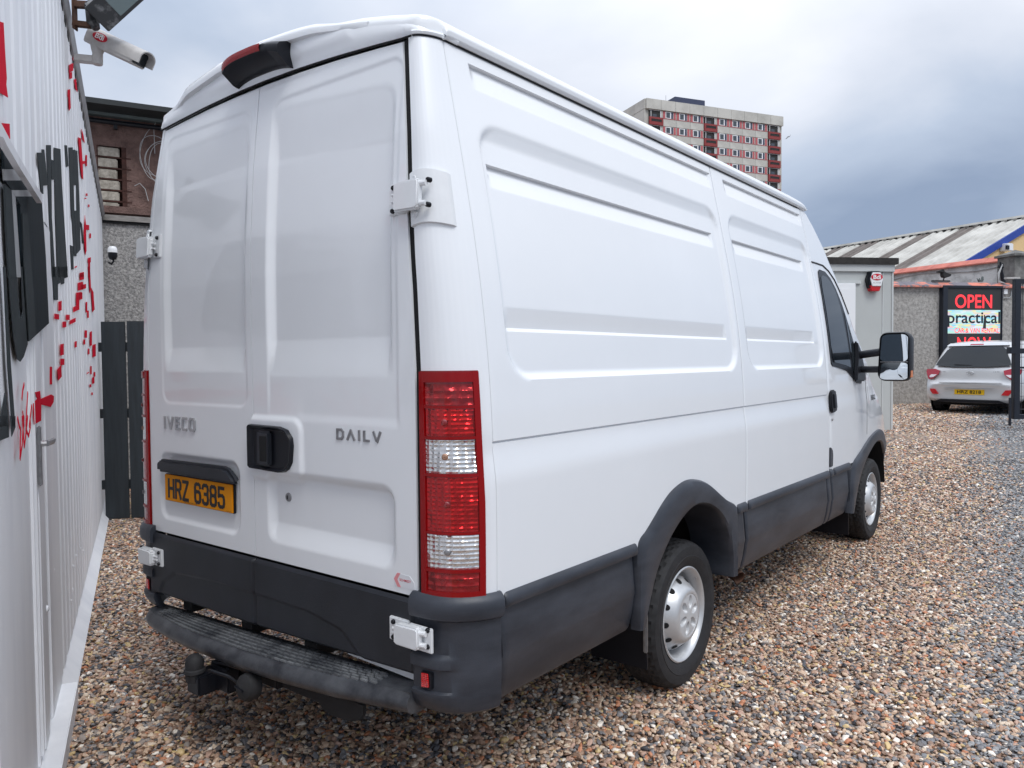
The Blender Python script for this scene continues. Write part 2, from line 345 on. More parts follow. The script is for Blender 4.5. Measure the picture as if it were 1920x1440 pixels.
def strokes(mb, lines, fn, x0, y0, sx, sy, wd, d0, d1, mi=0):
    kk = 0
    for ln in lines:
        for i in range(len(ln)-1):
            (ax, ay), (bx, by) = ln[i], ln[i+1]; ax = x0+ax*sx; bx = x0+bx*sx; ay = y0+ay*sy; by = y0+by*sy
            dx, dy = bx-ax, by-ay; l = math.hypot(dx, dy) or 1e-6; nx, ny = -dy/l*wd/2, dx/l*wd/2; ex, ey = dx/l*wd*.35, dy/l*wd*.35
            kk += 1; d1 = d1 + .00012 if kk % 2 else d1 - .00005
            mb.prism([(ax-ex+nx, ay-ey+ny), (ax-ex-nx, ay-ey-ny), (bx+ex-nx, by+ey-ny), (bx+ex+nx, by+ey+ny)], fn, d0, d1, mi)

# ================================================================== GROUND
xs = [-900, -200, -60, -20] + linsp(-12, 10, 23) + [20, 60, 200, 900]
ys = [-300, -60, -15, -6, 0, 4, 5.9] + linsp(6.2, 11, 17) + [12, 13, 14, 15, 16, 17, 18, 30, 90, 300, 1200]
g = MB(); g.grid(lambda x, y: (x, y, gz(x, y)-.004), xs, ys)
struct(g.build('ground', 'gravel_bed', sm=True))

# loose gravel: real stones near the camera
def gravel():
    A = Vector((-0.8895, -0.3376, 0)); nW = Vector((.438, .899, 0)); mb = MB()
    rings = [2.1, 2.6, 3.2, 4, 5, 6, 7, 8, 9.2, 10.5, 12, 14, 16.5, 19]; dens = []
    angs = [math.radians(a) for a in linsp(-41, 41, 42)]
    vs = []; idx = {}
    def vid(i, j):
        if (i, j) not in idx:
            r_ = rings[i]/max(.75, math.cos(angs[j])); hd = YAW - angs[j]; x = CAM.x - math.sin(hd)*r_; y = CAM.y + math.cos(hd)*r_
            idx[i, j] = len(vs); vs.append((x, y, gz(x, y)))
        return idx[i, j]
    fs = []
    for i in range(len(rings)-1):
        for j in range(len(angs)-1):
            q = [vid(i, j), vid(i, j+1), vid(i+1, j+1), vid(i+1, j)]; c = sum((Vector(vs[k_]) for k_ in q), Vector())/4
            if (c-A).dot(nW) < -.15 and c.x > -6: continue
            fs.append(tuple(q))
    me = bpy.data.meshes.new('gravel'); me.from_pydata(vs, [], fs); 
    da = me.attributes.new('dens', 'FLOAT', 'POINT'); sa = me.attributes.new('psz', 'FLOAT', 'POINT')
    for i_, v in enumerate(vs):
        d = math.hypot(v[0]-CAM.x, v[1]-CAM.y)
        da.data[i_].value = interp(d, [2, 5.5, 7, 10, 14, 19, 30], [5000, 4900, 3700, 2300, 1100, 650, 300]); sa.data[i_].value = interp(d, [2, 7, 12, 18], [1, 1.0, 1.25, 1.7])
    o = bpy.data.objects.new('gravel', me); COL.objects.link(o); me.materials.append(MATS['pebbles'])
    ng = bpy.data.node_groups.new('gravel_stones', 'GeometryNodeTree'); ng.interface.new_socket('Geometry', in_out='INPUT', socket_type='NodeSocketGeometry'); ng.interface.new_socket('Geometry', in_out='OUTPUT', socket_type='NodeSocketGeometry')
    n_ = ng.nodes; l_ = ng.links; gi = n_.new('NodeGroupInput'); go = n_.new('NodeGroupOutput')
    dp = n_.new('GeometryNodeDistributePointsOnFaces'); dp.distribute_method = 'RANDOM'; l_.new(gi.outputs[0], dp.inputs['Mesh'])
    na = n_.new('GeometryNodeInputNamedAttribute'); na.data_type = 'FLOAT'; na.inputs['Name'].default_value = 'dens'; l_.new(na.outputs[0], dp.inputs['Density'])
    jn = n_.new('GeometryNodeJoinGeometry')
    for k_ in range(5):
        ic = n_.new('GeometryNodeMeshIcoSphere'); ic.inputs['Radius'].default_value = 1; ic.inputs['Subdivisions'].default_value = 3
        sp = n_.new('GeometryNodeSetPosition'); l_.new(ic.outputs['Mesh'], sp.inputs['Geometry'])
        pos = n_.new('GeometryNodeInputPosition'); va = n_.new('ShaderNodeVectorMath'); va.operation = 'ADD'; va.inputs[1].default_value = (k_*7.3, k_*3.1, k_*5.7); l_.new(pos.outputs[0], va.inputs[0])
        nz = n_.new('ShaderNodeTexNoise'); nz.inputs['Scale'].default_value = .75; nz.inputs['Detail'].default_value = 1.5; l_.new(va.outputs[0], nz.inputs['Vector'])
        sb = n_.new('ShaderNodeVectorMath'); sb.operation = 'SUBTRACT'; sb.inputs[1].default_value = (.5, .5, .5); l_.new(nz.outputs['Color'], sb.inputs[0])
        sc = n_.new('ShaderNodeVectorMath'); sc.operation = 'SCALE'; sc.inputs['Scale'].default_value = 1.7; l_.new(sb.outputs[0], sc.inputs[0]); l_.new(sc.outputs[0], sp.inputs['Offset'])
        ss = n_.new('GeometryNodeSetShadeSmooth'); l_.new(sp.outputs[0], ss.inputs[0])
        sm_ = n_.new('GeometryNodeSetMaterial'); sm_.inputs['Material'].default_value = MATS['pebbles']; l_.new(ss.outputs[0], sm_.inputs['Geometry'])
        gt = n_.new('GeometryNodeGeometryToInstance'); l_.new(sm_.outputs[0], gt.inputs[0]); l_.new(gt.outputs[0], jn.inputs[0])
    iop = n_.new('GeometryNodeInstanceOnPoints'); l_.new(dp.outputs['Points'], iop.inputs['Points']); l_.new(jn.outputs[0], iop.inputs['Instance']); iop.inputs['Pick Instance'].default_value = True
    def rv(lo, hi, seed, typ='FLOAT_VECTOR'):
        r_ = n_.new('FunctionNodeRandomValue'); r_.data_type = typ; r_.inputs['Seed'].default_value = seed
        if typ == 'FLOAT_VECTOR': r_.inputs[0].default_value = lo; r_.inputs[1].default_value = hi; return r_.outputs[0]
        r_.inputs[2].default_value = lo; r_.inputs[3].default_value = hi; return r_.outputs[1]
    er = n_.new('FunctionNodeEulerToRotation'); l_.new(rv((-.55, -.55, 0), (.55, .55, 6.283), 1), er.inputs[0]); l_.new(er.outputs[0], iop.inputs['Rotation'])
    s1 = rv((.0085, .0062, .0034), (.0158, .0108, .0070), 2); ns = n_.new('GeometryNodeInputNamedAttribute'); ns.data_type = 'FLOAT'; ns.inputs['Name'].default_value = 'psz'
    pw = n_.new('ShaderNodeMath'); pw.operation = 'POWER'; pw.inputs[1].default_value = 2.2; l_.new(rv(.0, 1.0, 5, 'FLOAT'), pw.inputs[0])
    ma = n_.new('ShaderNodeMath'); ma.operation = 'MULTIPLY_ADD'; ma.inputs[1].default_value = .75; ma.inputs[2].default_value = .68; l_.new(pw.outputs[0], ma.inputs[0])
    mu = n_.new('ShaderNodeMath'); mu.operation = 'MULTIPLY'; l_.new(ma.outputs[0], mu.inputs[0]); l_.new(ns.outputs[0], mu.inputs[1])
    v2 = n_.new('ShaderNodeVectorMath'); v2.operation = 'SCALE'; l_.new(s1, v2.inputs[0]); l_.new(mu.outputs[0], v2.inputs['Scale']); l_.new(v2.outputs[0], iop.inputs['Scale'])
    tr = n_.new('GeometryNodeTranslateInstances'); tr.inputs['Local Space'].default_value = False
    l_.new(iop.outputs[0], tr.inputs['Instances']); l_.new(rv((0, 0, -.003), (0, 0, .011), 3), tr.inputs['Translation']); l_.new(tr.outputs[0], go.inputs[0])
    mdf = o.modifiers.new('stones', 'NODES'); mdf.node_group = ng; o['kind'] = 'stuff'
gravel()

# ================================================================== WHITE SHEET-METAL BUILDING (left)
A0 = Vector((-0.8895, -0.3376, 0)); dW = Vector((-.899, .438, 0)).normalized(); nW = Vector((dW.y, -dW.x, 0))   # nW points towards the yard
if nW.dot(CAM-A0) < 0: nW = -nW
def WP(x, y, off=0.0): return on_plane(x, y, A0-nW*off, nW)          # photo measurement on the wall, off = metres behind the kick plate's plane
def WU(x, y, off=0.0): p = WP(x, y, off); return (p-A0).dot(dW), p.z
def wf(u, z, off): return A0 + dW*u - nW*off + Vector((0, 0, z))      # wall coordinates -> world
OFFW = .055
uT0, zT0 = WU(117, 0, OFFW); uT1, zT1 = WU(203, 467, OFFW); uE = WU(209, 560, OFFW)[0]
def wall_top(u): return zT0 + (zT1-zT0)*(u-uT0)/(uT1-uT0)
bld = thing('sheet_metal_building', 'white corrugated metal building with red and dark painted lettering, at the left edge', 'building', wf(2.5, 0, 1.0))
uD0, uD1 = -2.6, WU(112, 1200, OFFW)[0]
# corrugated cladding, one box profile every 200 mm
def sheet_prof(u0, u1, pitch=.2):
    pr = []; u = u0
    while u < u1:
        pr += [(u, 0), (u+.125, 0), (u+.140, .009), (u+.185, .009)]; u += pitch
    return [(min(a, u1), b) for a, b in pr] + [(u1, 0)]
m = MB(); pr = sheet_prof(uD1, uE)
m.grid(lambda i, v: wf(pr[int(i)][0], lerp(.10, wall_top(pr[int(i)][0])-.01, v), OFFW+pr[int(i)][1]), list(range(len(pr))), [0, .25, .5, .75, 1]); m.build('wall', 'wall_white', bld, ang=20)
m = MB(); pr2 = sheet_prof(uD0, uD1)
m.grid(lambda i, v: wf(pr2[int(i)][0], lerp(2.14, wall_top(pr2[int(i)][0])-.01, v), OFFW+pr2[int(i)][1]), list(range(len(pr2))), [0, .5, 1]); m.build('wall', 'wall_white', bld, ang=20)
m = MB(); m.box(wf((uD0+uE)/2, 1.45, 2.1), ((uE-uD0)-.02, 3.9, 2.9), Matrix((dW, nW, Vector((0, 0, 1)))).transposed()); m.build('core', 'wall_white', bld, sm=False)
# end face of the building is the core; eaves trim and flashing along the top
m = MB(); zt = lambda u: wall_top(u)
m.add([wf(uD0, zt(uD0)-.035, OFFW-.012), wf(uE+.03, zt(uE)-.03, OFFW-.012), wf(uE+.03, zt(uE)+.02, OFFW-.030), wf(uD0, zt(uD0)+.03, OFFW-.030), wf(uD0, zt(uD0)+.03, 4), wf(uE+.03, zt(uE)+.03, 4), wf(uD0, zt(uD0)-.035, OFFW+.03), wf(uE+.03, zt(uE)-.03, OFFW+.03)],
      [(0, 1, 2, 3), (3, 2, 5, 4), (0, 1, 7, 6)]); m.build('roof_flashing', 'trim_grey', bld, sm=False)
m = MB(); u = uD1+.3
while u < uE:
    m.box(wf(u, zt(u)-.055, OFFW-.001), (.09, .004, .035), Matrix((dW, nW, Vector((0, 0, 1)))).transposed()); u += .2
m.build('foam_filler', 'gap_black', bld, sm=False)['kind'] = 'stuff'
# kick flashing at the foot
m = MB(); uK = WU(124, 1378)[0]
m.grid(lambda u, v: wf(u, [.13, .105, .022, .0][int(v)], [OFFW+.018, OFFW+.014, 0, .002][int(v)]), linsp(uD1+.02, uE, 12), [0, 1, 2, 3]); m.build('kick_flashing', 'wall_white', bld, ang=20)
# corner post strip, door leaf, sill, hood
RW = Matrix((dW, nW, Vector((0, 0, 1)))).transposed()
def wbox(name, u0, u1, z0, z1, o0, o1, mt, par=bld, bev=.004):
    m = MB(); m.box(wf((u0+u1)/2, (z0+z1)/2, (o0+o1)/2), (abs(u1-u0), abs(o1-o0), z1-z0), RW); return m.build(name, mt, par, bevel=bev)
uG = WU(70, 960, OFFW)[0]         # gap between leaf and post
zs_ = WU(88, 1368, OFFW)[1]
uS = WU(123, 1370, 0.02)[0]
wbox('door_post', uG+.012, uG+.16, .1, 2.13, OFFW-.006, OFFW+.05, 'wall_white'); wbox('door_post', uG+.165, uG+.30, .1, 2.13, OFFW+.004, OFFW+.05, 'wall_white'); wbox('door_post', uG+.305, uD1+.02, .08, 2.13, OFFW-.004, OFFW+.05, 'wall_white')
door = thing_door = MB(); door.box(wf(uG-.004-.42, 1.08, OFFW+.028), (.84, .05, 1.98), RW); door = door.build('door', 'wall_white', bld, bevel=.004)
wbox('hinge_strip', uG-.075, uG-.055, .12, 2.04, OFFW-.008, OFFW+.01, 'wall_white', door, .002)
wbox('hinge_strip', uG-.16, uG-.145, .12, 2.04, OFFW-.006, OFFW+.01, 'wall_white', door, .002)
wbox('handle_plate', uG-.012, uG+.022, 1.09, 1.31, OFFW-.018, OFFW-.006, 'dull_metal', door)
m = MB(); m.tube([wf(uG+.01, 1.245, OFFW-.01), wf(uG+.01, 1.245, OFFW-.035)], .011); m.tube([wf(uG+.01, 1.245, OFFW-.035), wf(uG+.055, 1.246, OFFW-.047), wf(uG+.12, 1.248, OFFW-.047)], [.012, .011, .008]); m.build('door_handle', 'chrome', door)
wbox('door_jamb', uG-1.0, uG-.86, .1, 2.13, OFFW-.01, OFFW+.05, 'wall_white'); wbox('wall_panel', uD0, uG-1.0, .05, 2.14, OFFW, OFFW+.05, 'wall_white')
wbox('sill', uG-1.05, uD1, .0, .095, -.012, OFFW+.02, 'wall_white'); wbox('gap_strip', uG-.006, uG+.014, .1, 2.1, OFFW+.02, OFFW+.06, 'gap_black')
S1 = lambda pts: [(x/4.8, 220+y/4.8) for x, y in pts]
def wpoly(name, pts, mt, o0, o1, par=bld):
    m = MB(); m.prism([WU(x, y, o0) for x, y in pts], lambda a, b, d: wf(a, b, d), o0, o1); return m.build(name, mt, par, sm=False)
wpoly('door_hood', S1([(-30, -40), (0, 30), (90, 200), (160, 330), (240, 470), (330, 620), (378, 690), (383, 775), (250, 565), (180, 455), (62, 250), (30, 180), (-30, 160)]), 'trim_white', .004, .022)
wpoly('soffit_panel', S1([(30, 190), (62, 252), (182, 465), (40, 468)]), 'dark_teal', OFFW-.012, OFFW-.006); wpoly('soffit_panel', S1([(40, 468), (186, 468), (255, 568), (48, 568)]), 'trim_grey', OFFW-.012, OFFW-.006)
wpoly('soffit_panel', S1([(48, 568), (255, 568), (302, 655), (105, 655)]), 'dark_teal', OFFW-.012, OFFW-.006); wpoly('soffit_panel', S1([(105, 655), (302, 655), (338, 712), (140, 712)]), 'trim_grey', OFFW-.012, OFFW-.006)
wpoly('soffit_panel', S1([(140, 712), (338, 712), (380, 776), (190, 800)]), 'dark_teal', OFFW-.0125, OFFW-.006)
wpoly('door_reveal', S1([(44, 600), (104, 655), (150, 1440), (85, 1440), (60, 1000)]), 'paint_grey', OFFW-.011, OFFW-.006); wpoly('door_reveal', S1([(106, 657), (139, 700), (190, 1440), (152, 1440)]), 'trim_grey', OFFW-.0115, OFFW-.006)
# dark painted box section beside the door
m = MB(); poly = [WU(*p, OFFW-.012) for p in [(38, 384), (79, 382), (86, 480), (92, 606), (68, 628), (55, 640), (50, 560), (42, 470)]]
m.prism(poly, lambda a, b, d: wf(a, b, d), OFFW-.012, OFFW+.0); m.build('shutter_guide', 'dark_teal', bld, sm=False)
m = MB(); poly = [WU(*p, OFFW-.016) for p in [(42, 400), (52, 402), (64, 560), (68, 628), (55, 640), (46, 500)]]
m.prism(poly, lambda a, b, d: wf(a, b, d), OFFW-.016, OFFW-.013); m.build('guide_flange', 'paint_grey', bld, sm=False)
m = MB()
for (x, y) in [(150, 1028), (156, 1032), (142, 1042), (137, 1062), (136, 1105), (133, 1126), (99, 789), (100, 1068)]:
    p = WP(x, y, OFFW); m = MB(); m.lathe([(0.0005, .006), (.007, .004), (.011, 0)], p, nW, 12); m.build('screw', 'wall_white', bld)
m = MB(); m.lathe([(0.0005, .016), (.012, .012), (.016, 0)], WP(84, 1142, OFFW), nW, 16)
m.build('screw', 'wall_white', bld)
# painted lettering (flat print, thin film on the sheet)
def film(polys, name, mt, off=OFFW-.0035):
    for pl in polys:
        m = MB(); pts = [WU(x, y, off) for x, y in pl]; m.prism(pts, lambda a, b, d: wf(a, b, d), off, off+.002); m.build(name, mt, bld, sm=False)
S1 = lambda pts: [(x/4.8, 220+y/4.8) for x, y in pts]; S2 = lambda pts: [(x/4.8, 500+y/4.8) for x, y in pts]; S3 = lambda pts: [(x/4.8, 780+y/4.8) for x, y in pts]; S6 = lambda pts: [(x/6, y/6) for x, y in pts]
def rc(x0, y0, x1, y1, k_=0): return [(x0, y0), (x1, y0+k_), (x1, y1+k_), (x0, y1)]
film([S1([(335, 318), (378, 318), (392, 690), (372, 690)]), S1([(378, 288), (400, 290), (432, 610), (388, 615)]), S1([(418, 250), (460, 250), (468, 900), (500, 1440), (472, 1440), (440, 800)]),
      S1([(468, 380), (488, 395), (492, 560), (470, 560)]), S1([(486, 272), (545, 285), (560, 620), (590, 1100), (612, 1440), (520, 1440), (498, 900)]),
      S1([(583, 250), (604, 252), (618, 440), (596, 448)]), S1([(618, 272), (655, 270), (672, 900), (690, 1250), (668, 1248), (640, 800)]), S1([(658, 292), (680, 292), (688, 610), (664, 612)]), S1([(684, 300), (698, 300), (718, 800), (726, 1190), (690, 1230), (672, 840), (690, 840)]),
      S1([(632, 1150), (660, 1160), (664, 1368), (645, 1370)]), S1([(722, 935), (740, 960), (757, 1135), (744, 1135)]),
      S2([(470, 0), (520, 0), (524, 300), (488, 300)]), S2([(520, 0), (545, 0), (545, 145), (524, 158)]), S2([(545, 0), (578, 0), (580, 150), (552, 160)]), S2([(578, 0), (608, 0), (610, 95), (580, 105)])], 'painted_letter', 'paint_grey')
film([S2([(75, 0), (150, 0), (165, 300), (190, 480), (207, 400), (190, 0), (222, 0), (245, 400), (250, 700), (215, 810), (185, 855), (155, 830), (125, 640), (95, 300)]),
      S2([(32, 0), (52, 0), (100, 900), (140, 1440), (110, 1440), (70, 900)]), S2([(45, 1135), (70, 1300), (82, 1440), (0, 1440), (0, 1400)]), S3([(0, 0), (75, 0), (82, 190), (0, 222)]), S3([(95, 0), (140, 0), (140, 100), (108, 185)])], 'painted_letter', 'paint_grey', OFFW-.010)
red = [S6([(0, 243), (42, 255), (60, 600), (78, 880), (72, 950), (92, 1098), (0, 1040)]), S1([(0, 50), (88, 58), (92, 195), (0, 175)]),
       S6(rc(780, 735, 825, 820, -25)), S6(rc(785, 820, 812, 890, -10)), S6([(835, 900), (858, 885), (872, 1040), (850, 1000)]), S6(rc(766, 1012, 792, 1090, -8)), S6([(770, 1080), (792, 1080), (798, 1215), (780, 1245)]), S6(rc(822, 640, 838, 680)),
       S1([(735, 105), (752, 160), (765, 235), (740, 190)]), S1([(706, 180), (730, 190), (745, 400), (750, 560), (735, 540), (718, 380)]), S1(rc(745, 395, 782, 420, -5)), S1(rc(772, 340, 784, 440)), S1([(765, 880), (775, 960), (780, 1200), (768, 1240), (757, 1100)]),
       S1(rc(775, 965, 803, 1010, 5)), S1(rc(808, 1045, 820, 1088)), S1(rc(794, 1265, 818, 1310, -5)), S1(rc(798, 1300, 812, 1440)), S1(rc(676, 1345, 694, 1356, -8)), S1(rc(722, 1400, 757, 1440, -8)), S1(rc(796, 785, 806, 808)), S1(rc(765, 725, 778, 735)), S1(rc(778, 685, 788, 708)),
       S2([(795, 0), (810, 0), (820, 200), (808, 240)]), S2([(822, 190), (842, 230), (852, 385), (832, 410)]), S2(rc(722, 60, 757, 120, -6)), S2(rc(705, 145, 748, 215, -10)), S2(rc(728, 165, 775, 205, -10)), S2(rc(690, 235, 735, 290, -8)), S2(rc(712, 240, 742, 300, -8)), S2(rc(690, 285, 715, 395, -8)), S2(rc(662, 365, 690, 410, -12)),
       S2(rc(775, 318, 786, 410)), S2(rc(788, 395, 800, 460)), S2(rc(530, 315, 556, 400, -8)), S2(rc(493, 423, 533, 470, 6)), S2(rc(598, 432, 628, 480)), S2(rc(566, 496, 597, 548, -4)), S2(rc(632, 485, 682, 520, -25)), S2(rc(766, 573, 784, 640)), S2(rc(755, 655, 768, 700)), S2(rc(812, 588, 828, 715, -8)), S2(rc(836, 705, 862, 815, -10)),
       S2(rc(676, 675, 692, 728, -5)), S2(rc(794, 738, 806, 788)), S2(rc(548, 700, 575, 800, -8)), S2(rc(548, 828, 580, 885)), S2([(518, 930), (552, 885), (556, 990), (526, 1025)]), S2(rc(453, 900, 470, 1060)), S2(rc(815, 895, 826, 968)), S2(rc(785, 958, 802, 966, -12)), S2(rc(846, 948, 858, 990)), S2(rc(832, 998, 850, 1055, -6)), S2(rc(810, 1058, 822, 1085)), S2(rc(826, 1132, 836, 1155)),
       S2([(318, 1130), (362, 1118), (368, 1190), (462, 1150), (486, 1165), (484, 1215), (458, 1262), (372, 1240), (372, 1385), (310, 1420), (300, 1300), (304, 1230), (335, 1190)])]
film(red, 'painted_squares', 'paint_red', OFFW-.007)
m = MB()
for ln in [S2([(218, 1055), (205, 1110), (197, 1195)]), S2([(158, 1360), (175, 1440)]) + S3([(185, 120), (180, 390), (200, 260), (215, 0)]), S3([(200, 0), (218, 280), (235, 150), (250, 0)]), S3([(232, 120), (258, 180), (275, 90), (270, 0)]), S2([(205, 1300), (215, 1440)]), S2([(250, 1130), (240, 1300), (235, 1440)]), S2([(285, 1250), (262, 1440)])]:
    pts = [WP(x, y, OFFW-.012) for x, y in ln]
    for i in range(len(pts)-1): m.bar(pts[i], pts[i+1], .012, .0015, dW)
m.build('painted_script', 'paint_red', bld, sm=False)

# floodlight on rusty bracket and CCTV camera high on the wall
def M3(a, b, c): return Matrix((a, b, c)).transposed()
Fd = WP(142, 40, 0).copy(); dF = (Fd-CAM).dot(_f)
fl = thing('floodlight', 'weathered black floodlight on a rusty bracket at the top of the white wall', 'floodlight', at(150, 30, dF))
m = MB(); m.bar(at(137, 8, dF), at(168, 10, dF), .040, .03, _u); m.bar(at(137, 44, dF), at(172, 48, dF), .034, .03, _u); m.bar(at(139, -4, dF), at(141, 56, dF), .010, .05, _r); m.build('bracket', 'rust', fl, bevel=.003)
m = MB(); m.lathe([(.001, .03), (.026, .03), (.030, .022), (.036, .02), (.038, .0), (.038, -.07)], at(173, 14, dF-.08), -_f, 28); m.build('pivot', 'satin_black', fl)
m = MB(); m.tube([at(169, 14, dF), at(174, 40, dF), at(181, 54, dF)], [.03, .038, .022]); m.build('arm', 'lamp_housing', fl)
ax = (_r*.74 + _u*.67).normalized(); nn = (-_f*.62 + _r*.50 - _u*.50); nn = (nn-ax*nn.dot(ax)).normalized(); bx_ = ax.cross(nn).normalized()
c0 = at(232, -8, dF-.10)
m = MB(); m.box(c0 - nn*.055 + bx_*.0, (.42, .16, .10), M3(ax, bx_, nn)); m.build('lamp_head', 'lamp_housing', fl, bevel=.012)
m = MB(); m.box(c0 - nn*.006, (.425, .165, .018), M3(ax, bx_, nn)); m.build('lamp_bezel', 'lamp_housing', fl, bevel=.004)
m = MB(); m.box(c0 + nn*.005 + ax*.05, (.29, .125, .008), M3(ax, bx_, nn)); m.build('lamp_glass', 'lamp_glass', fl, bevel=.002)
dC = dF + .12
cc = thing('security_camera', 'beige bullet security camera with red oval sticker, on the wall below the floodlight', 'camera', at(150, 112, dC))
m = MB(); m.bar(at(140, 109, dC), at(180, 113, dC), .048, .04, _u); m.build('wall_arm', 'cctv_grey', cc, bevel=.008)
m = MB(); m.lathe([(.001, .034), (.026, .034), (.030, .026), (.030, -.026), (.026, -.034), (.001, -.034)], at(183, 111, dC), _u, 24); m.build('elbow', 'cctv_grey', cc)
m = MB(); m.tube([at(183, 104, dC), at(183, 94, dC), at(184, 84, dC)], [.026, .036, .044], 16); m.build('swivel', 'cctv_grey', cc)
h0 = at(174, 68, dC+.03); h1 = at(276, 116, dC-.06); a_ = (h1-h0).normalized(); up_ = (_u - a_*_u.dot(a_)).normalized(); sd_ = up_.cross(a_).normalized(); lnH = (h1-h0).length
# roll the housing a little so that its rounded top shows
if sd_.dot(CAM-h0) < 0: sd_ = -sd_
def hf(a, b, c): return h0 + a_*a + sd_*b + up_*c
HW, HT, HB = .058, .052, -.052
sect = [(math.cos(t)*HW, .010+math.sin(t)*(HT-.010)) for t in linsp(math.radians(-4), math.radians(184), 16)] + [(-HW, HB), (HW, HB)]
m = MB(); m.prism(sect, lambda a, b, d: hf(d, a, b), 0, lnH*.88); m.build('housing', 'cctv_grey', cc, bevel=.006, ang=40)
hood_ = [(x*1.08, z*1.08+.001) for x, z in sect[:16]]; inn_ = [(x*.96, z*.96) for x, z in sect[:16]][::-1]
m = MB(); m.prism([(hood_[0][0], -.030)] + hood_ + [(hood_[-1][0], -.030), (inn_[0][0], -.030)] + inn_ + [(inn_[-1][0], -.030)], lambda a, b, d: hf(d, a, b), lnH*.02, lnH*1.0); m.build('sunshield', 'cctv_grey', cc, ang=40)
m = MB(); m.box(hf(lnH*.885, 0, -.002), (.004, HW*1.7, .08), M3(a_, sd_, up_)); m.build('front_window', 'dark_glass', cc)
def stk(a, b, d):
    sy = (max(-1, min(1, (b-.010)/((HT-.010)*1.08)))); yy = HW*1.08*math.sqrt(max(0, 1-sy*sy)) if b > .010 else HW*1.08
    return hf(a, yy+d, b+d*.5)
m = MB(); el_ = [(lnH*.27+.058*math.cos(t), .008+.026*math.sin(t)) for t in linsp(0, 2*math.pi, 33)[:-1]]
cen = stk(lnH*.27, .008, .002); vs = [stk(a, b, .002) for a, b in el_] + [cen]; m.add(vs, [(i, (i+1) % 32, 32) for i in range(32)]); m.build('sticker', 'badge_red', cc, sm=False)
m = MB(); sg_a = 1 if (hf(1, 0, 0)-hf(0, 0, 0)).dot(_r) > 0 else -1
add_text(m, 'Bdi', lambda a, b, d: stk(a, b, d), lnH*.27-.034, lnH*.27+.034, -.007, .024, .02, .0045); m.build('sticker_text', 'letter_white', cc, sm=False)

# ================================================================== SLATTED FENCE between white building and brick building
F0 = Vector((-5.20, 1.80, 0)); dFn = Vector((.66, .75, 0)).normalized(); nFn = Vector((dFn.y, -dFn.x, 0))
fence = thing('board_fence', 'dark grey vertical board fence closing the gap behind the van', 'fence', F0 + dFn*1.3)
RF = Matrix((dFn, nFn, Vector((0, 0, 1)))).transposed()
uu = -.06
for i in range(13):
    wb = .218 + random.uniform(-.006, .006); h = 1.93 + random.uniform(-.006, .01)
    m = MB(); m.box(F0 + dFn*(uu+wb/2) + Vector((0, 0, h/2+.02)) + nFn*random.uniform(-.003, .003), (wb, .022, h), RF); m.build('board', 'fence_grey', fence, bevel=.002); uu += wb + .017
for z in (.35, 1.05, 1.70):
    m = MB(); m.box(F0 + dFn*1.45 - nFn*.035 + Vector((0, 0, z)), (3.1, .035, .09), RF); m.build('rail', 'fence_grey', fence)

# ================================================================== OLD PEBBLE-DASHED BUILDING behind the fence
B0 = Vector((-6.85, 2.80, 0)); dB = Vector((.415, .910, 0)).normalized(); nB = Vector((dB.y, -dB.x, 0))
if nB.dot(CAM-B0) < 0: nB = -nB
RB = Matrix((dB, nB, Vector((0, 0, 1)))).transposed()
def BU(x, y, off=0.): p = on_plane(x, y, B0+nB*off, nB); return (p-B0).dot(dB), p.z
def bf(u, z, off=0.): return B0 + dB*u + nB*off + Vector((0, 0, z))
ob = thing('rendered_building', 'old brown rendered building with a blocked up opening behind the grey fence', 'building', bf(1, 0, -1.5))
zL = BU(240, 414)[1]; zE = BU(240, 215)[1]; zRt = BU(240, 191, .42)[1]; zTop = zRt-.065; uL, uR = -4.0, 7.0
def bbox(name, u0, u1, z0, z1, o0, o1, mt, par=ob, bev=0.0):
    m = MB(); m.box(bf((u0+u1)/2, (z0+z1)/2, (o0+o1)/2), (u1-u0, abs(o1-o0), z1-z0), RB); return m.build(name, mt, par, bevel=bev, sm=bev > 0)
bbox('lower_wall', uL, uR, -.1, zL, -4, .03, 'pebbledash')
uo0 = BU(183, 350)[0]; uo1, zo1 = BU(238, 345)[0], BU(215, 272)[1]; zo0 = BU(215, 398)[1]; zo1 = BU(215, 275)[1]
bbox('upper_wall', uL, uo0, zL, zTop, -4, 0, 'render_brown'); bbox('upper_wall', uo1, uR, zL, zTop, -4, 0, 'render_brown')
bbox('upper_wall', uo0, uo1, zo1, zTop, -4, 0, 'render_brown'); bbox('upper_wall', uo0, uo1, zL, zo0, -4, 0, 'render_brown')
bbox('opening_back', uo0, uo1, zo0, zo1, -4, -.14, 'rust_bar')
nrow = 6; hr = (zo1-zo0)/nrow
for i in range(nrow):
    z0 = zo0 + i*hr; nr = random.uniform(.0, .05)
    m = MB(); m.box(bf((uo0+uo1-.06-nr)/2, z0+hr*.48, -.055), (uo1-uo0-.06-nr, .13, hr*.86), RB @ Matrix.Rotation(math.radians(-7), 3, 'X')); m.build('block', 'block_concrete', ob, bevel=.012)
    bbox('bar', uo0-.02, uo1+.05, z0-.008, z0+.008, -.02, .004, 'rust_bar')
bbox('mullion', uo1-.05, uo1+.0, zo0, zo1, -.05, .004, 'rust_bar'); bbox('mullion', uo0+.0, uo0+.03, zo0, zo1, -.03, .004, 'rust_bar')
zb0 = BU(240, 410)[1]; bbox('ledge', uL, uR, zL-.02, zb0+.02, 0, .075, 'timber_grey'); bbox('ledge', uL, uR, zb0+.05, zb0+.13, 0, .05, 'render_brown'); bbox('drip_strip', uL, uR, zL-.05, zL-.021, .03, .06, 'gap_black')
zf = BU(240, 223)[1]; zg = BU(240, 205)[1]
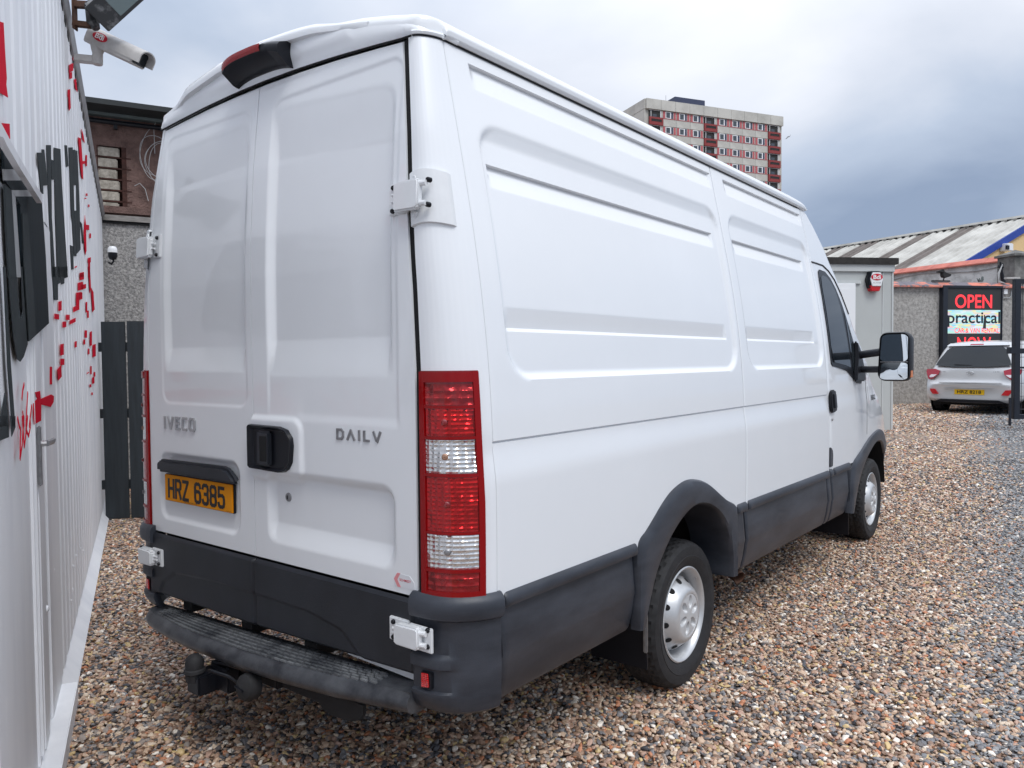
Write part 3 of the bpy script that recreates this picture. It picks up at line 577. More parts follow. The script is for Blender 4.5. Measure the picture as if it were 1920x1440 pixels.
zf = BU(240, 221, .10)[1]; bbox('gutter', uL, uR, zf, zf+.05, .001, .10, 'gutter_green'); bbox('soffit', uL, uR, zf+.055, zRt-.06, 0, .36, 'eave_dark'); bbox('roof', uL, uR, zRt-.06, zRt, -4, .42, 'eave_dark')
zp = BU(240, 235)[1]
m = MB(); m.tube([bf(uL, zp+.0, .05), bf(uR, zp+.0, .05)], .028, 10); m.build('pipe', 'satin_black', ob)
for u in (-.1, .9, 2.0): m = MB(); m.box(bf(u, zp-.03, .03), (.04, .06, .09), RB); m.build('pipe_clip', 'satin_black', ob, sm=False)
ux = BU(309, 240)[0]; bbox('downpipe', ux, ux+.10, zp-.1, zf+.1, .02, .12, 'rust_bar')
cw = thing('wire_coil', 'loose coil of pale wire hanging on the brown rendered wall', 'wire', bf(BU(295, 300)[0], BU(295, 300)[1], .02))
cu_, cz_ = BU(298, 292)
for k_ in range(5):
    r_ = .34 - k_*.022; pts = []
    for t in linsp(0, 2*math.pi, 40): pts.append(bf(cu_ + math.cos(t)*r_*(.62+.05*math.sin(2*t+k_*1.7)) + [0, .05, -.03, .04, .01][k_], cz_ + math.sin(t)*r_*(.9+.12*math.sin(t+k_*2.1)) - [0, .09, .03, .14, .06][k_], .045+.012*k_+.01*math.sin(3*t)))
    m = MB(); m.tube(pts, .0032, 5); m.build('wire_loop', 'cable_grey', cw)
m = MB(); m.tube([bf(*BU(252, 350), .04), bf(*BU(262, 345), .04), bf(*BU(272, 356), .05), bf(*BU(278, 378), .04)], .004, 5); m.build('wire_end', 'cable_grey', cw); m = MB(); m.tube([bf(*BU(290, 290), .05), bf(*BU(288, 240), .05), bf(*BU(298, 215), .05)], .004, 5); m.build('wire_end', 'cable_grey', cw)
dm = thing('dome_camera', 'small white dome security camera with black globe at the end of the white wall', 'camera', at(208, 478, 7.6))
dd = 7.55; m = MB(); m.lathe([(.001, .045), (.03, .04), (.042, .02), (.044, 0), (.044, -.02)], at(211, 470, dd), (0, 0, 1), 24); m.build('cap', 'upvc', dm)
m = MB(); m.lathe([(.043, -.02), (.042, -.06), (.03, -.085), (.001, -.095)], at(211, 470, dd), (0, 0, 1), 24); m.build('globe', 'satin_black', dm)
m = MB(); m.tube([at(211, 480, dd), at(213, 490, dd), at(209, 495, dd), at(204, 492, dd)], .010, 8); m.build('mount_arm', 'satin_black', dm)

# ================================================================== SITE CABIN behind the van's cab
dK = Vector((math.sin(math.radians(43)), math.cos(math.radians(43)), 0)); K1 = at(1672, 720, 12.05); K1.z = 0; nK = Vector((dK.y, -dK.x, 0))
if nK.dot(CAM-K1) < 0: nK = -nK
RK = Matrix((dK, nK, Vector((0, 0, 1)))).transposed()
def KU(x, y, off=0.): p = on_plane(x, y, K1+nK*off, nK); return (p-K1).dot(dK), p.z
def kf(u, z, off=0.): return K1 + dK*u + nK*off + Vector((0, 0, z))
zk1 = KU(1672, 487)[1]; zk0 = KU(1672, 813)[1]; zkf = KU(1672, 503)[1]
kb = thing('site_cabin', 'pale grey portable site cabin with dark roof edge behind the cab of the van', 'cabin', kf(-1.5, zk0, -1.2))
def kbox(name, u0, u1, z0, z1, o0, o1, mt, par=kb, bev=0.0):
    m = MB(); m.box(kf((u0+u1)/2, (z0+z1)/2, (o0+o1)/2), (abs(u1-u0), abs(o1-o0), z1-z0), RK); return m.build(name, mt, par, bevel=bev, sm=bev > 0)
kbox('wall', -3.2, -.0, zk0, zkf, -2.6, 0, 'cabin_grey'); kbox('roof', -3.3, .06, zkf+.055, zk1+.02, -2.7, .07, 'felt_dark')
kbox('eaves_trim', -3.2, .02, zkf-.06, zkf+.055, -.01, .035, 'cabin_trim', bev=.006)
kbox('corner_post', -.015, .012, zk0, zkf-.06, -.05, .014, 'cabin_trim'); kbox('corner_post', -.175, -.16, zk0+.0, zkf-.06, .0, .010, 'cabin_trim')
uq = KU(1640, 700)[0]
for a in (-2.6, -1.75, ): kbox('joint_strip', a, a+.02, zk0, zkf-.06, 0, .006, 'cabin_trim')
ud0, ud1 = KU(1560, 560)[0]-.7, KU(1601, 560)[0]; zd1 = KU(1600, 532)[1]
fr_ = kbox('door_frame', ud0, ud1, zk0+.05, zd1, 0, .05, 'upvc', bev=.006); kbox('door_leaf', ud0+.09, ud1-.09, zk0+.1, zd1-.08, .03, .055, 'upvc', fr_, .004)
kbox('door_pane', ud0+.16, ud1-.22, zk0+1.0, zd1-.26, .05, .06, 'dark_glass', fr_)
kbox('door_head', ud0-.05, ud1+.10, zd1, zd1+.05, 0, .03, 'cabin_trim')
ua, za_ = KU(1635, 527)
al = thing('alarm_box', 'hexagonal alarm box with red badge and red base on the grey cabin wall', 'alarm', kf(ua, za_, .05))
hx = [(-.10, .17), (.10, .17), (.155, .02), (.11, -.14), (-.11, -.14), (-.155, .02)]; s_ = .86
m = MB(); m.prism([(a*s_, b*s_) for a, b in hx], lambda a, b, d: kf(ua+a, za_+b, d), 0, .085); m.build('back_box', 'satin_black', al, bevel=.01)
m = MB(); m.prism([(a*s_*.80+.012, b*s_*.80+.008) for a, b in hx], lambda a, b, d: kf(ua+a, za_+b, d), .086, .105); m.build('cover', 'upvc', al, bevel=.006)
m = MB(); m.prism([(-.10, -.07), (.10, -.07), (.07, -.165), (-.07, -.165)], lambda a, b, d: kf(ua+a, za_+b, d), .0, .092); m.build('strobe', 'reflector_red', al, bevel=.008)
m = MB(); m.prism([(.012+.098*math.cos(t), .052+.052*math.sin(t)) for t in linsp(0, 2*math.pi, 25)[:-1]], lambda a, b, d: kf(ua+a, za_+b, d), .106, .109); m.build('badge', 'badge_red', al, sm=False)
m = MB(); add_text(m, 'Bdi', lambda a, b, d: kf(ua+a, za_+b, d), -.052, .076, .018, .084, .02, .112); m.build('badge_text', 'letter_white', al, sm=False)
m = MB(); add_text(m, 'ALARM', lambda a, b, d: kf(ua+a, za_+b, d), -.06, .08, -.045, -.028, .01, .107); m.build('alarm_print', 'trim_grey', al, sm=False)
# ================================================================== RENDERED YARD WALL, COPING, SIGN
dS = Vector((math.sin(math.radians(41)), math.cos(math.radians(41)), 0)); S0 = at(1745, 720, 17.6); S0.z = 0; nS = Vector((dS.y, -dS.x, 0))
if nS.dot(CAM-S0) < 0: nS = -nS
RS = Matrix((dS, nS, Vector((0, 0, 1)))).transposed()
def SU(x, y, off=0.): p = on_plane(x, y, S0+nS*off, nS); return (p-S0).dot(dS), p.z
def sf(u, z, off=0.): return S0 + dS*u + nS*off + Vector((0, 0, z))
yw = thing('yard_wall', 'grey rough rendered boundary wall with worn red coping behind the small white car', 'wall', sf(1, gz(*sf(1, 0).xy), -.1))
def sbox(name, u0, u1, z0, z1, o0, o1, mt, par=yw, bev=0.0, R=None):
    m = MB(); m.box(sf((u0+u1)/2, (z0+z1)/2, (o0+o1)/2), (abs(u1-u0), abs(o1-o0), z1-z0), R or RS); return m.build(name, mt, par, bevel=bev, sm=bev > 0)
zw1 = SU(1760, 539)[1]; uw0 = SU(1600, 600)[0]; uw1 = SU(1895, 600)[0]
sbox('wall', uw0, uw1+3.0, .2, zw1, -.25, 0, 'rough_render')
# sloping tiles of the coping
u = uw0; ci = 0
while u < uw1+3.0:
    L_ = .43; hgt = .10
    m = MB(); m.prism([(.11, zw1-.005), (.11, zw1+.03), (-.12, zw1+.135), (-.34, zw1+.03), (-.34, zw1-.005)], lambda a, b, d: sf(d, b, a), u+.004, u+L_-.004)
    m.build('coping_tile', 'coping_worn', yw, sm=False); u += L_; ci += 1
    if u > uw1+.1 and ci > 40: break
# LED sign
su0, sz1 = SU(1771, 541, .08); su1, _ = SU(1877, 541, .08); zsb = gz(*S0.xy)+.3
sg = thing('led_sign', 'tall LED sign reading OPEN, practical CAR & VAN RENTAL, NOW, on the rendered wall', 'sign', sf((su0+su1)/2, zsb, .05))
sbox('cabinet', su0-.005, su1, zsb, sz1+.02, .005, .09, 'led_panel', sg)
sbox('side_frame', su0-.07, su0+.05, zsb, sz1+.06, .0, .13, 'steel_navy', sg); sbox('top_frame', su0-.06, su1+.02, sz1+.02, sz1+.07, .0, .12, 'steel_navy', sg); sbox('side_frame', su1, su1+.02, zsb, sz1+.02, 0, .11, 'steel_navy', sg)
def stext(body, x0, y0, x1, y1, mt, name, bold=.02, off=.094, par=sg):
    a0, b1 = SU(x0, y0, off); a1, b0 = SU(x1, y1, off); m = MB(); add_text(m, body, lambda a, b, d: sf(a, b, d), a0, a1, b0, b1, bold, off); return m.build(name, mt, par, sm=False)
stext('OPEN', 1791, 552, 1860, 578, 'led_red', 'sign_text', .012)
a0, b1 = SU(1776, 581, .094); a1, b0 = SU(1875, 625, .094)
m = MB(); m.prism([(a0, b0), (a1, b0), (a1, b1), (a0, b1)], lambda a, b, d: sf(a, b, d), .088, .094); m.build('screen_band', 'led_screen', sg, sm=False)
stext('practical', 1777, 584, 1875, 613, 'steel_navy', 'sign_text', .015, .098)
stext('CAR & VAN RENTAL', 1790, 615, 1873, 624, 'led_red', 'sign_text', .01, .098)
stext('NOW', 1795, 632, 1858, 658, 'led_red', 'sign_text', .012)
m = MB(); ab = SU(1845, 600, .1)
m.prism([(ab[0]-.03, ab[1]-.20), (ab[0]+.05, ab[1]-.20), (ab[0]+.05, ab[1]-.02), (ab[0]+.02, ab[1]+.12), (ab[0]+.0, ab[1]+.12), (ab[0]-.01, ab[1]-.02)], lambda a, b, d: sf(a, b, d), .1, .106); m.build('figure_print', 'led_panel', sg, sm=False)
uj, zj = SU(1879, 547, .0)
jb = thing('junction_box', 'small white junction box and bent conduit beside the LED sign', 'junction box', sf(uj, zj, .05))
sbox('box', uj-.0, uj+.10, zj-.06, zj+.06, .0, .06, 'upvc', jb, .006)
m = MB(); m.tube([sf(uj, zj-.14, .03), sf(uj+.16, zj-.15, .03), sf(uj+.22, zj-.10, .03), sf(uj+.22, zj+.02, .03)], .012, 8); m.build('conduit', 'trim_grey', jb)

# upper white-rendered wall running away to the left, red coping
dU = Vector((-math.sin(math.radians(64)), math.cos(math.radians(64)), 0)); U0 = at(1886, 500, 18.6); U0.z = 0; nU = Vector((dU.y, -dU.x, 0))
if nU.dot(CAM-U0) < 0: nU = -nU
def UU(x, y, off=0.): p = on_plane(x, y, U0+nU*off, nU); return (p-U0).dot(dU), p.z
def uf(u, z, off=0.): return U0 + dU*u + nU*off + Vector((0, 0, z))
RU = Matrix((dU, nU, Vector((0, 0, 1)))).transposed()
uw = thing('upper_wall', 'pale rendered wall with a clean red tile coping, above and behind the yard wall', 'wall', uf(2, gz(*uf(2, 0).xy), -.2))
zu1 = UU(1850, 494)[1]; ue = UU(1600, 500)[0]
m = MB(); m.box(uf(ue/2, zu1/2+.1, -.13), (ue, .25, zu1-.2), RU); m.build('wall', 'white_render', uw, sm=False)
u = 0
while u < ue:
    m = MB(); m.prism([(.09, zu1-.01), (.09, zu1+.02), (-.13, zu1+.15), (-.35, zu1+.02), (-.35, zu1-.01)], lambda a, b, d: uf(d, b, a), u+.004, u+.476); m.build('coping_tile', 'coping_red', uw, sm=False); u += .48
m = MB()
m.tube([uf(a, zu1-.10-.05*math.sin(a*2.1)-.01*a, .02) for a in linsp(.1, min(ue, 7), 16)], .012, 6); m.build('cable', 'trim_grey', uw)
pl_ = at(1903, 500, 18.2); pl_.z = 0; zq = at(1903, 482, 18.2).z; zq0 = at(1903, 475, 18.2).z
pil = thing('gate_pillar', 'dark grey rendered pillar with a pointed stone cap at the right end of the walls', 'pillar', (pl_.x, pl_.y, gz(pl_.x, pl_.y)))
m = MB(); m.box((pl_.x, pl_.y, zq/2+.2), (.50, .50, zq-.4), RS); m.build('shaft', 'pillar_render', pil, sm=False)
m = MB(); m.box((pl_.x, pl_.y, zq+.02), (.60, .60, .05), RS); c_ = [Vector((pl_.x, pl_.y, zq+.045)) + RS @ Vector((a*.29, b*.29, 0)) for a, b in ((-1, -1), (1, -1), (1, 1), (-1, 1))] + [Vector((pl_.x, pl_.y, zq+.17))]
m.add(c_, [(0, 1, 4), (1, 2, 4), (2, 3, 4), (3, 0, 4)]); m.build('cap', 'pillar_render', pil, sm=False)
# black bird figure, plant tuft and cable stub on top of the yard wall
pc, pz = SU(1768, 527, -.1)
bd = thing('bird_ornament', 'black bird shaped ornament on a thin base standing on the worn red coping', 'ornament', sf(pc, pz-.02, -.1))
m = MB(); sk = lambda pts: [((x-1768)*.0118*1.05, (527-y)*.0118) for x, y in pts]
m.prism(sk([(1755, 508), (1763, 507), (1765, 504), (1768, 504), (1769, 509), (1774, 511), (1784, 514), (1783, 517), (1778, 519), (1772, 521), (1766, 520), (1764, 515), (1765, 511), (1755, 510)]), lambda a, b, d: sf(pc+a, pz+b, -.1+d), -.05, .05); m.build('body', 'black_bird', bd, bevel=.015)
m = MB(); m.tube([sf(pc+.03, pz+.07, -.1), sf(pc+.0, pz, -.1)], .014); m.box(sf(pc-.06, pz, -.1), (.46, .06, .03), RS); m.build('base', 'black_bird', bd)
pc2, pz2 = SU(1839, 527, -.1)
m = MB()
for i in range(26):
    a = random.uniform(-1, 1); h = random.uniform(.05, .13); b0_ = sf(pc2+a*.04, pz2-.02, -.1+random.uniform(-.04, .04)); t_ = b0_ + dS*a*.05 + Vector((0, 0, h)); m.add([b0_-dS*.012, b0_+dS*.012, t_+dS*.008, t_-dS*.006], [(0, 1, 2, 3)])
tag(m.build('weed', 'gutter_green', None, sm=False), 'small dark weed growing out of the red coping of the wall', 'plant')
pc3, pz3 = SU(1876, 530, -.05)
cb = thing('cable_post', 'bent black post with loose cables standing beside the gate pillar', 'post', sf(pc3, pz3, -.05))
m = MB(); m.tube([sf(pc3+.08, pz3, -.05), sf(pc3+.02, pz3+.25, -.05), sf(pc3-.01, pz3+.48, -.05)], [.05, .035, .02], 8); m.tube([sf(pc3+.03, pz3+.2, -.05), sf(pc3+.06, pz3+.45, -.05)], .015, 6); m.tube([sf(pc3-.06, pz3+.38, -.05), sf(pc3+.06, pz3+.36, -.05)], .035, 8); m.build('post', 'satin_black', cb)
m = MB()
for k_ in range(3): m.tube([sf(pc3-.0, pz3+.42, 0), sf(pc3-.10-.02*k_, pz3+.2, .02), sf(pc3-.12, pz3+.02*k_, .02), sf(pc3+.05, pz3-.02, .02)], .009, 6)
m.build('loose_cable', 'cable_grey', cb)

# ================================================================== INDUSTRIAL SHED with corrugated roof
dR = Vector((-math.sin(math.radians(66)), math.cos(math.radians(66)), 0)); dG = Vector((dR.y, -dR.x, 0))
if dG.y < 0: dG = -dG
E0 = at(1803, 491, 26)
def _find():
    best = None
    for i in range(1, 400):
        s = i*.04; P = E0 + dG*s; r = ray(1942, 407); t = ((P.xy-CAM.xy).length)/r.xy.length; Q = CAM+r*t; e_ = (Q.xy-P.xy).length
        if best is None or e_ < best[0]: best = (e_, s, Q.z)
    return best
_, sR, zR = _find()
shed = thing('industrial_shed', 'industrial shed with weathered corrugated roof, dark rooflight strips and yellow gable with blue edge', 'building', E0 + dG*sR - Vector((0, 0, E0.z-.4)))
Ap = Vector((E0.x, E0.y, 0)) + dG*sR; Ap.z = zR
def rf(u, v, off=0.):   # u along building (left), v up the slope 0..1
    n_ = dR.cross((Ap-E0)).normalized(); n_ = n_ if n_.z > 0 else -n_
    return E0.lerp(Ap, v) + dR*u + n_*off
Lsh = 60; ribs = [(-.05, 0)]; u = 0
while u < Lsh: ribs += [(u+.0, 0), (u+.10, 0), (u+.15, .05), (u+.25, .05)]; u += .30
# strips: rooflights (darker) alternate with sheets
bounds = []
def ridge_u(x):  # distance along the ridge for a photo x
    best = (1e9, 0)
    for i in range(0, 600):
        P = Ap + dR*(i*.1); v = P-CAM; px_ = 960+FPX*v.dot(_r)/v.dot(_f)
        if abs(px_-x) < best[0]: best = (abs(px_-x), i*.1)
    return best[1]
lights = [(ridge_u(1843), ridge_u(1815)), (ridge_u(1742), ridge_u(1722)), (ridge_u(1735+107), ridge_u(1815))]
xs_l = [(1841, 1812), (1755, 1722), (1652, 1620), (1590, 1565)]
lights = [(ridge_u(a), ridge_u(b)) for a, b in xs_l]
m = MB(); mi_of = lambda u: 1 if any(a-.0 <= u <= b for a, b in lights) else 0
for i in range(len(ribs)-1):
    (u0, o0), (u1, o1) = ribs[i], ribs[i+1]
    if u1 <= u0: continue
    m.add([rf(u0, -.12, o0), rf(u1, -.12, o1), rf(u1, 1, o1), rf(u0, 1, o0)], [(0, 1, 2, 3)], mi_of((u0+u1)/2))
rfo = m.build('roof', ['roof_sheet', 'roof_light'], shed, sm=False)
m = MB(); m.tube([rf(-.1, 1.0, .06), rf(Lsh, 1.0, .06)], .10, 6); m.build('ridge_cap', 'roof_sheet', shed, sm=False)
m = MB()
for i in range(160): m.box(rf(.15+i*.36, .985, .05), (.12, .14, .05), Matrix((dR, dG, Vector((0, 0, 1)))).transposed())
r_o = m.build('ridge_notches', 'gap_black', shed, sm=False); r_o['kind'] = 'stuff'
F1 = E0 - dG*.8*0; G0 = rf(0, 0); G1 = rf(0, 1); mir = Ap + (Ap-E0); mir.z = E0.z
m = MB(); zb_ = .3
m.add([Vector((E0.x, E0.y, zb_)), Vector((mir.x, mir.y, zb_)), mir, Ap, E0], [(0, 1, 2, 3, 4)]); gab = m.build('gable_wall', 'yellow_render', shed, sm=False)
back = MB(); back.add([Vector((E0.x, E0.y, zb_)), Vector((E0.x, E0.y, zb_))+dR*Lsh, E0+dR*Lsh, E0], [(0, 1, 2, 3)]); back.build('side_wall', 'white_render', shed, sm=False)
back = MB(); back.add([Ap, Ap+dR*Lsh, mir+dR*Lsh, mir], [(0, 1, 2, 3)]); back.build('roof', 'roof_sheet', shed, sm=False)
m = MB(); dn = Vector((0, 0, 1)); m.bar(rf(0, -.12)-dR*.06-dn*.14, Ap-dR*.06-dn*.14, .25, .08, (0, 0, 1)); m.bar(mir-dR*.06-dn*.14, Ap-dR*.06-dn*.14, .25, .08, (0, 0, 1)); m.build('bargeboard', 'blue_paint', shed, sm=False)
gn = -dR
def gab_pt(x, y, off=0.): return on_plane(x, y, E0 + gn*off, gn)
fc = thing('gable_camera', 'small white camera box mounted on the yellow gable of the shed', 'camera', gab_pt(1889, 464, .1))
m = MB(); m.box(gab_pt(1887, 464, .15), (.34, .3, .26), Matrix((dG, gn, Vector((0, 0, 1)))).transposed()); m.build('housing', 'upvc', fc, bevel=.02)
m = MB(); m.box(gab_pt(1889, 464, .31), (.16, .05, .14), Matrix((dG, gn, Vector((0, 0, 1)))).transposed()); m.build('lens', 'satin_black', fc)

# ================================================================== TOWER BLOCK
T0 = Vector((-61.0, 118.1, 0)); T1 = Vector((-46.0, 143.7, 0)); T2 = T0 + (Vector((-67.55, 121.2, 0))-T0)
dT = (T1-T0).normalized(); LT = (T1-T0).length; dT2 = Vector((-dT.y, dT.x, 0)); nT = Vector((dT.y, -dT.x, 0)); zT = 46.6
tw = thing('tower_block', 'tall concrete tower block with red balcony panels and pink window bays', 'building', (T0+T1)/2 + dT2*7)
RT = Matrix((dT, nT, Vector((0, 0, 1)))).transposed()
def tf(u, z, o): return T0 + dT*u + nT*o + Vector((0, 0, z))
fh = 2.62; zpar = zT-1.72      # underside of the parapet panels
nfl = 17
cols = []; wcol = LT/10.0
# column starts: balcony, 3 windows, balcony, 4 windows, balcony
bays = ['b', 'w', 'w', 'w', 'b', 'w', 'w', 'w', 'w', 'b']; marg = .6; bw = (LT-2*marg)/10
m = MB(); m.box(tf(LT/2, (zT)/2, -7.2), (LT, 14.0, zT), RT); m.build('core', 'tower_concrete', tw, sm=False)
for i in range(10):
    m = MB(); m.box(tf(marg*0 + (i+.5)*LT/10, zT-.85, .06), (LT/10-.05, .5, 1.72), RT); m.build('parapet_panel', 'tower_concrete', tw, sm=False)
RT2 = Matrix((dT2, -dT, Vector((0, 0, 1)))).transposed()
for i in range(4):
    for j in range(7):
        m = MB(); zz = zT-.85 if j == 0 else zT-1.75-fh*(j-.5); m.box(T0 + dT2*(1.75+i*3.4) - dT*.08 + Vector((0, 0, zz)), (3.36, .2, 1.70 if j == 0 else fh-.04), RT2); m.build('side_panel', 'tower_concrete', tw, sm=False)
pm = {}
def tpart(key, name, mts, fn, u, z):
    if key not in pm:
        m = MB(); fn(m); me_o = m.build(name, mts, tw, sm=False); pm[key] = me_o.data; o = me_o
    else: o = link(name, pm[key], tw)
    o.location = tf(u, z, 0); return o
def local(m, c, d, mi=0): m.box(RT @ Vector(c), d, RT, mi)
def win(m):   # origin bottom-left of bay, z at floor line; band is 1.25 high
    w_ = bw
    local(m, (w_*.50, .02, .62), (w_*.98, .02, 1.24), 0)
    local(m, (w_*.10, .05, .62), (w_*.15, .05, 1.16), 1); local(m, (w_*.86, .05, .62), (w_*.15, .05, 1.16), 1)
    local(m, (w_*.40, .05, .62), (w_*.40, .06, 1.12), 2); local(m, (w_*.38, .075, .62), (w_*.27, .05, .90), 3)
    local(m, (w_*.67, .05, .62), (w_*.13, .05, 1.10), 4); local(m, (w_*.5, .06, -.06), (w_*1.0, .12, .07), 1)
def balc(m):
    w_ = bw
    local(m, (w_*.5, .01, .62), (w_*.96, .02, 1.26), 4); local(m, (w_*.16, .06, .62), (w_*.03, .05, 1.24), 2); local(m, (w_*.84, .06, .62), (w_*.04, .05, 1.24), 2); local(m, (w_*.93, .06, .62), (w_*.10, .05, 1.24), 0)
    local(m, (w_*.5, .05, 1.20), (w_*.98, .06, .06), 2); local(m, (w_*.42, .03, .3), (w_*.3, .03, .5), 3)
def redp(m):
    w_ = bw
    local(m, (w_*.5, .16, -.69), (w_*.98, .30, 1.32), 0); local(m, (w_*.5, .33, -.42), (w_*.72, .05, .08), 1); local(m, (w_*.84, .33, -.62), (w_*.05, .05, .4), 1); local(m, (w_*.16, .33, -.62), (w_*.05, .05, .4), 1); local(m, (w_*.5, .318, -.62), (w_*.62, .02, .34), 1)
def pan(m): local(m, (bw*.5, .03, -.70), (bw*.985, .10, 1.26), 0)
for f in range(7):
    zb = zpar - .06 - 1.24 - f*fh
    for i, b in enumerate(bays):
        u = marg + i*bw
        if b == 'w': tpart('w', 'window', ['tower_concrete', 'tower_pink', 'upvc', 'tower_glass', 'tower_blue'], win, u, zb); tpart('p', 'wall_panel', ['tower_concrete'], pan, u, zb)
        else: tpart('b', 'balcony_opening', ['tower_concrete', 'tower_pink', 'upvc', 'tower_glass', 'tower_dark'], balc, u, zb); tpart('r', 'balcony_panel', ['tower_red', 'tower_dark'], redp, u, zb)
m = MB(); m.box(tf(LT*.36, zT+.95, -3.5), (6.4, 2.6, 1.95), RT); m.build('roof_plant', 'tower_blue', tw, sm=False)
m = MB(); m.tube([tf(LT*.15, zT-.1, -.5), tf(LT*.15, zT+1.2, -.5)], .025, 6); m.build('aerial', 'tower_dark', tw)
# gull in flight
gb = at(1477, 257, 55); m = MB()
def gq(a, b): return gb + _r*a*.022 + _u*b*.022
for sg_ in (1,):
    m.tube([gq(-6, -5.5), gq(-1, -1), gq(1, 1.5), gq(3, 3)], [.01, .035, .035, .015], 6)
    wing = lambda p, n_: m.add(p, [tuple(range(len(p)))])
    m.tube([gq(0, 0), gq(6, 1.5), gq(10, 8)], [.03, .025, .005], 6); m.tube([gq(0, 1), gq(-4, -5), gq(-9, -6.5)], [.03, .025, .005], 6)
tag(m.build('seagull', 'bird_grey', None), 'small dark gull flying to the right of the tower block', 'bird')

# ================================================================== GATE AT THE RIGHT EDGE
PG = at(1905, 660, 11.7); gpx, gpy = PG.x, PG.y; gg = gz(gpx, gpy); dGt = Vector((math.sin(math.radians(50)), math.cos(math.radians(50)), 0)); RG = Matrix((dGt, Vector((dGt.y, -dGt.x, 0)), Vector((0, 0, 1)))).transposed()
gt = thing('steel_gate', 'dark navy steel gate leaf with wire mesh infill at the right edge', 'gate', (gpx, gpy, gg))
zg1 = at(1905, 524, 11.7).z; zg0 = at(1905, 786, 11.7).z
def gbx(name, u0, u1, z0, z1, th, mt='steel_navy', o=0): 
    m = MB(); m.box(Vector((gpx, gpy, (z0+z1)/2)) + dGt*(u0+u1)/2 + Vector((dGt.y, -dGt.x, 0))*o, (u1-u0, th, z1-z0), RG); return m.build(name, mt, gt, bevel=.003)
gbx('frame_stile', -.045, .045, zg0, zg1, .08); gbx('frame_stile', 1.95, 2.05, zg0, zg1, .08); gbx('frame_rail', .045, 1.95, zg1-.07, zg1, .06); gbx('frame_rail', .045, 1.95, zg0, zg0+.07, .06); zgm = at(1905, 657, 11.7).z; gbx('frame_rail', .045, 1.95, zgm-.05, zgm+.03, .06); gbx('frame_rail', .045, 1.95, zgm-.28, zgm-.25, .05)
gbx('lock_box', -.12, .0, zgm-.05, zgm+.05, .09); gbx('drop_bolt', -.10, -.07, zg0-.1, zg0+.33, .03); 
m = MB()
for i in range(13): a = .09+i*.15; m.tube([Vector((gpx, gpy, zg0+.05)) + dGt*a, Vector((gpx, gpy, zg1-.05)) + dGt*a], .004, 5)
for i in range(10): z = zg0+.15+i*.2; m.tube([Vector((gpx, gpy, z)) + dGt*.04, Vector((gpx, gpy, z)) + dGt*1.95], .004, 5)
m.build('wire_mesh', 'steel_navy', gt)
m = MB(); m.box((gpx-.06, gpy, zg1+.02), (.22, .06, .03), RG); m.build('top_stay', 'cctv_grey', gt, bevel=.004)

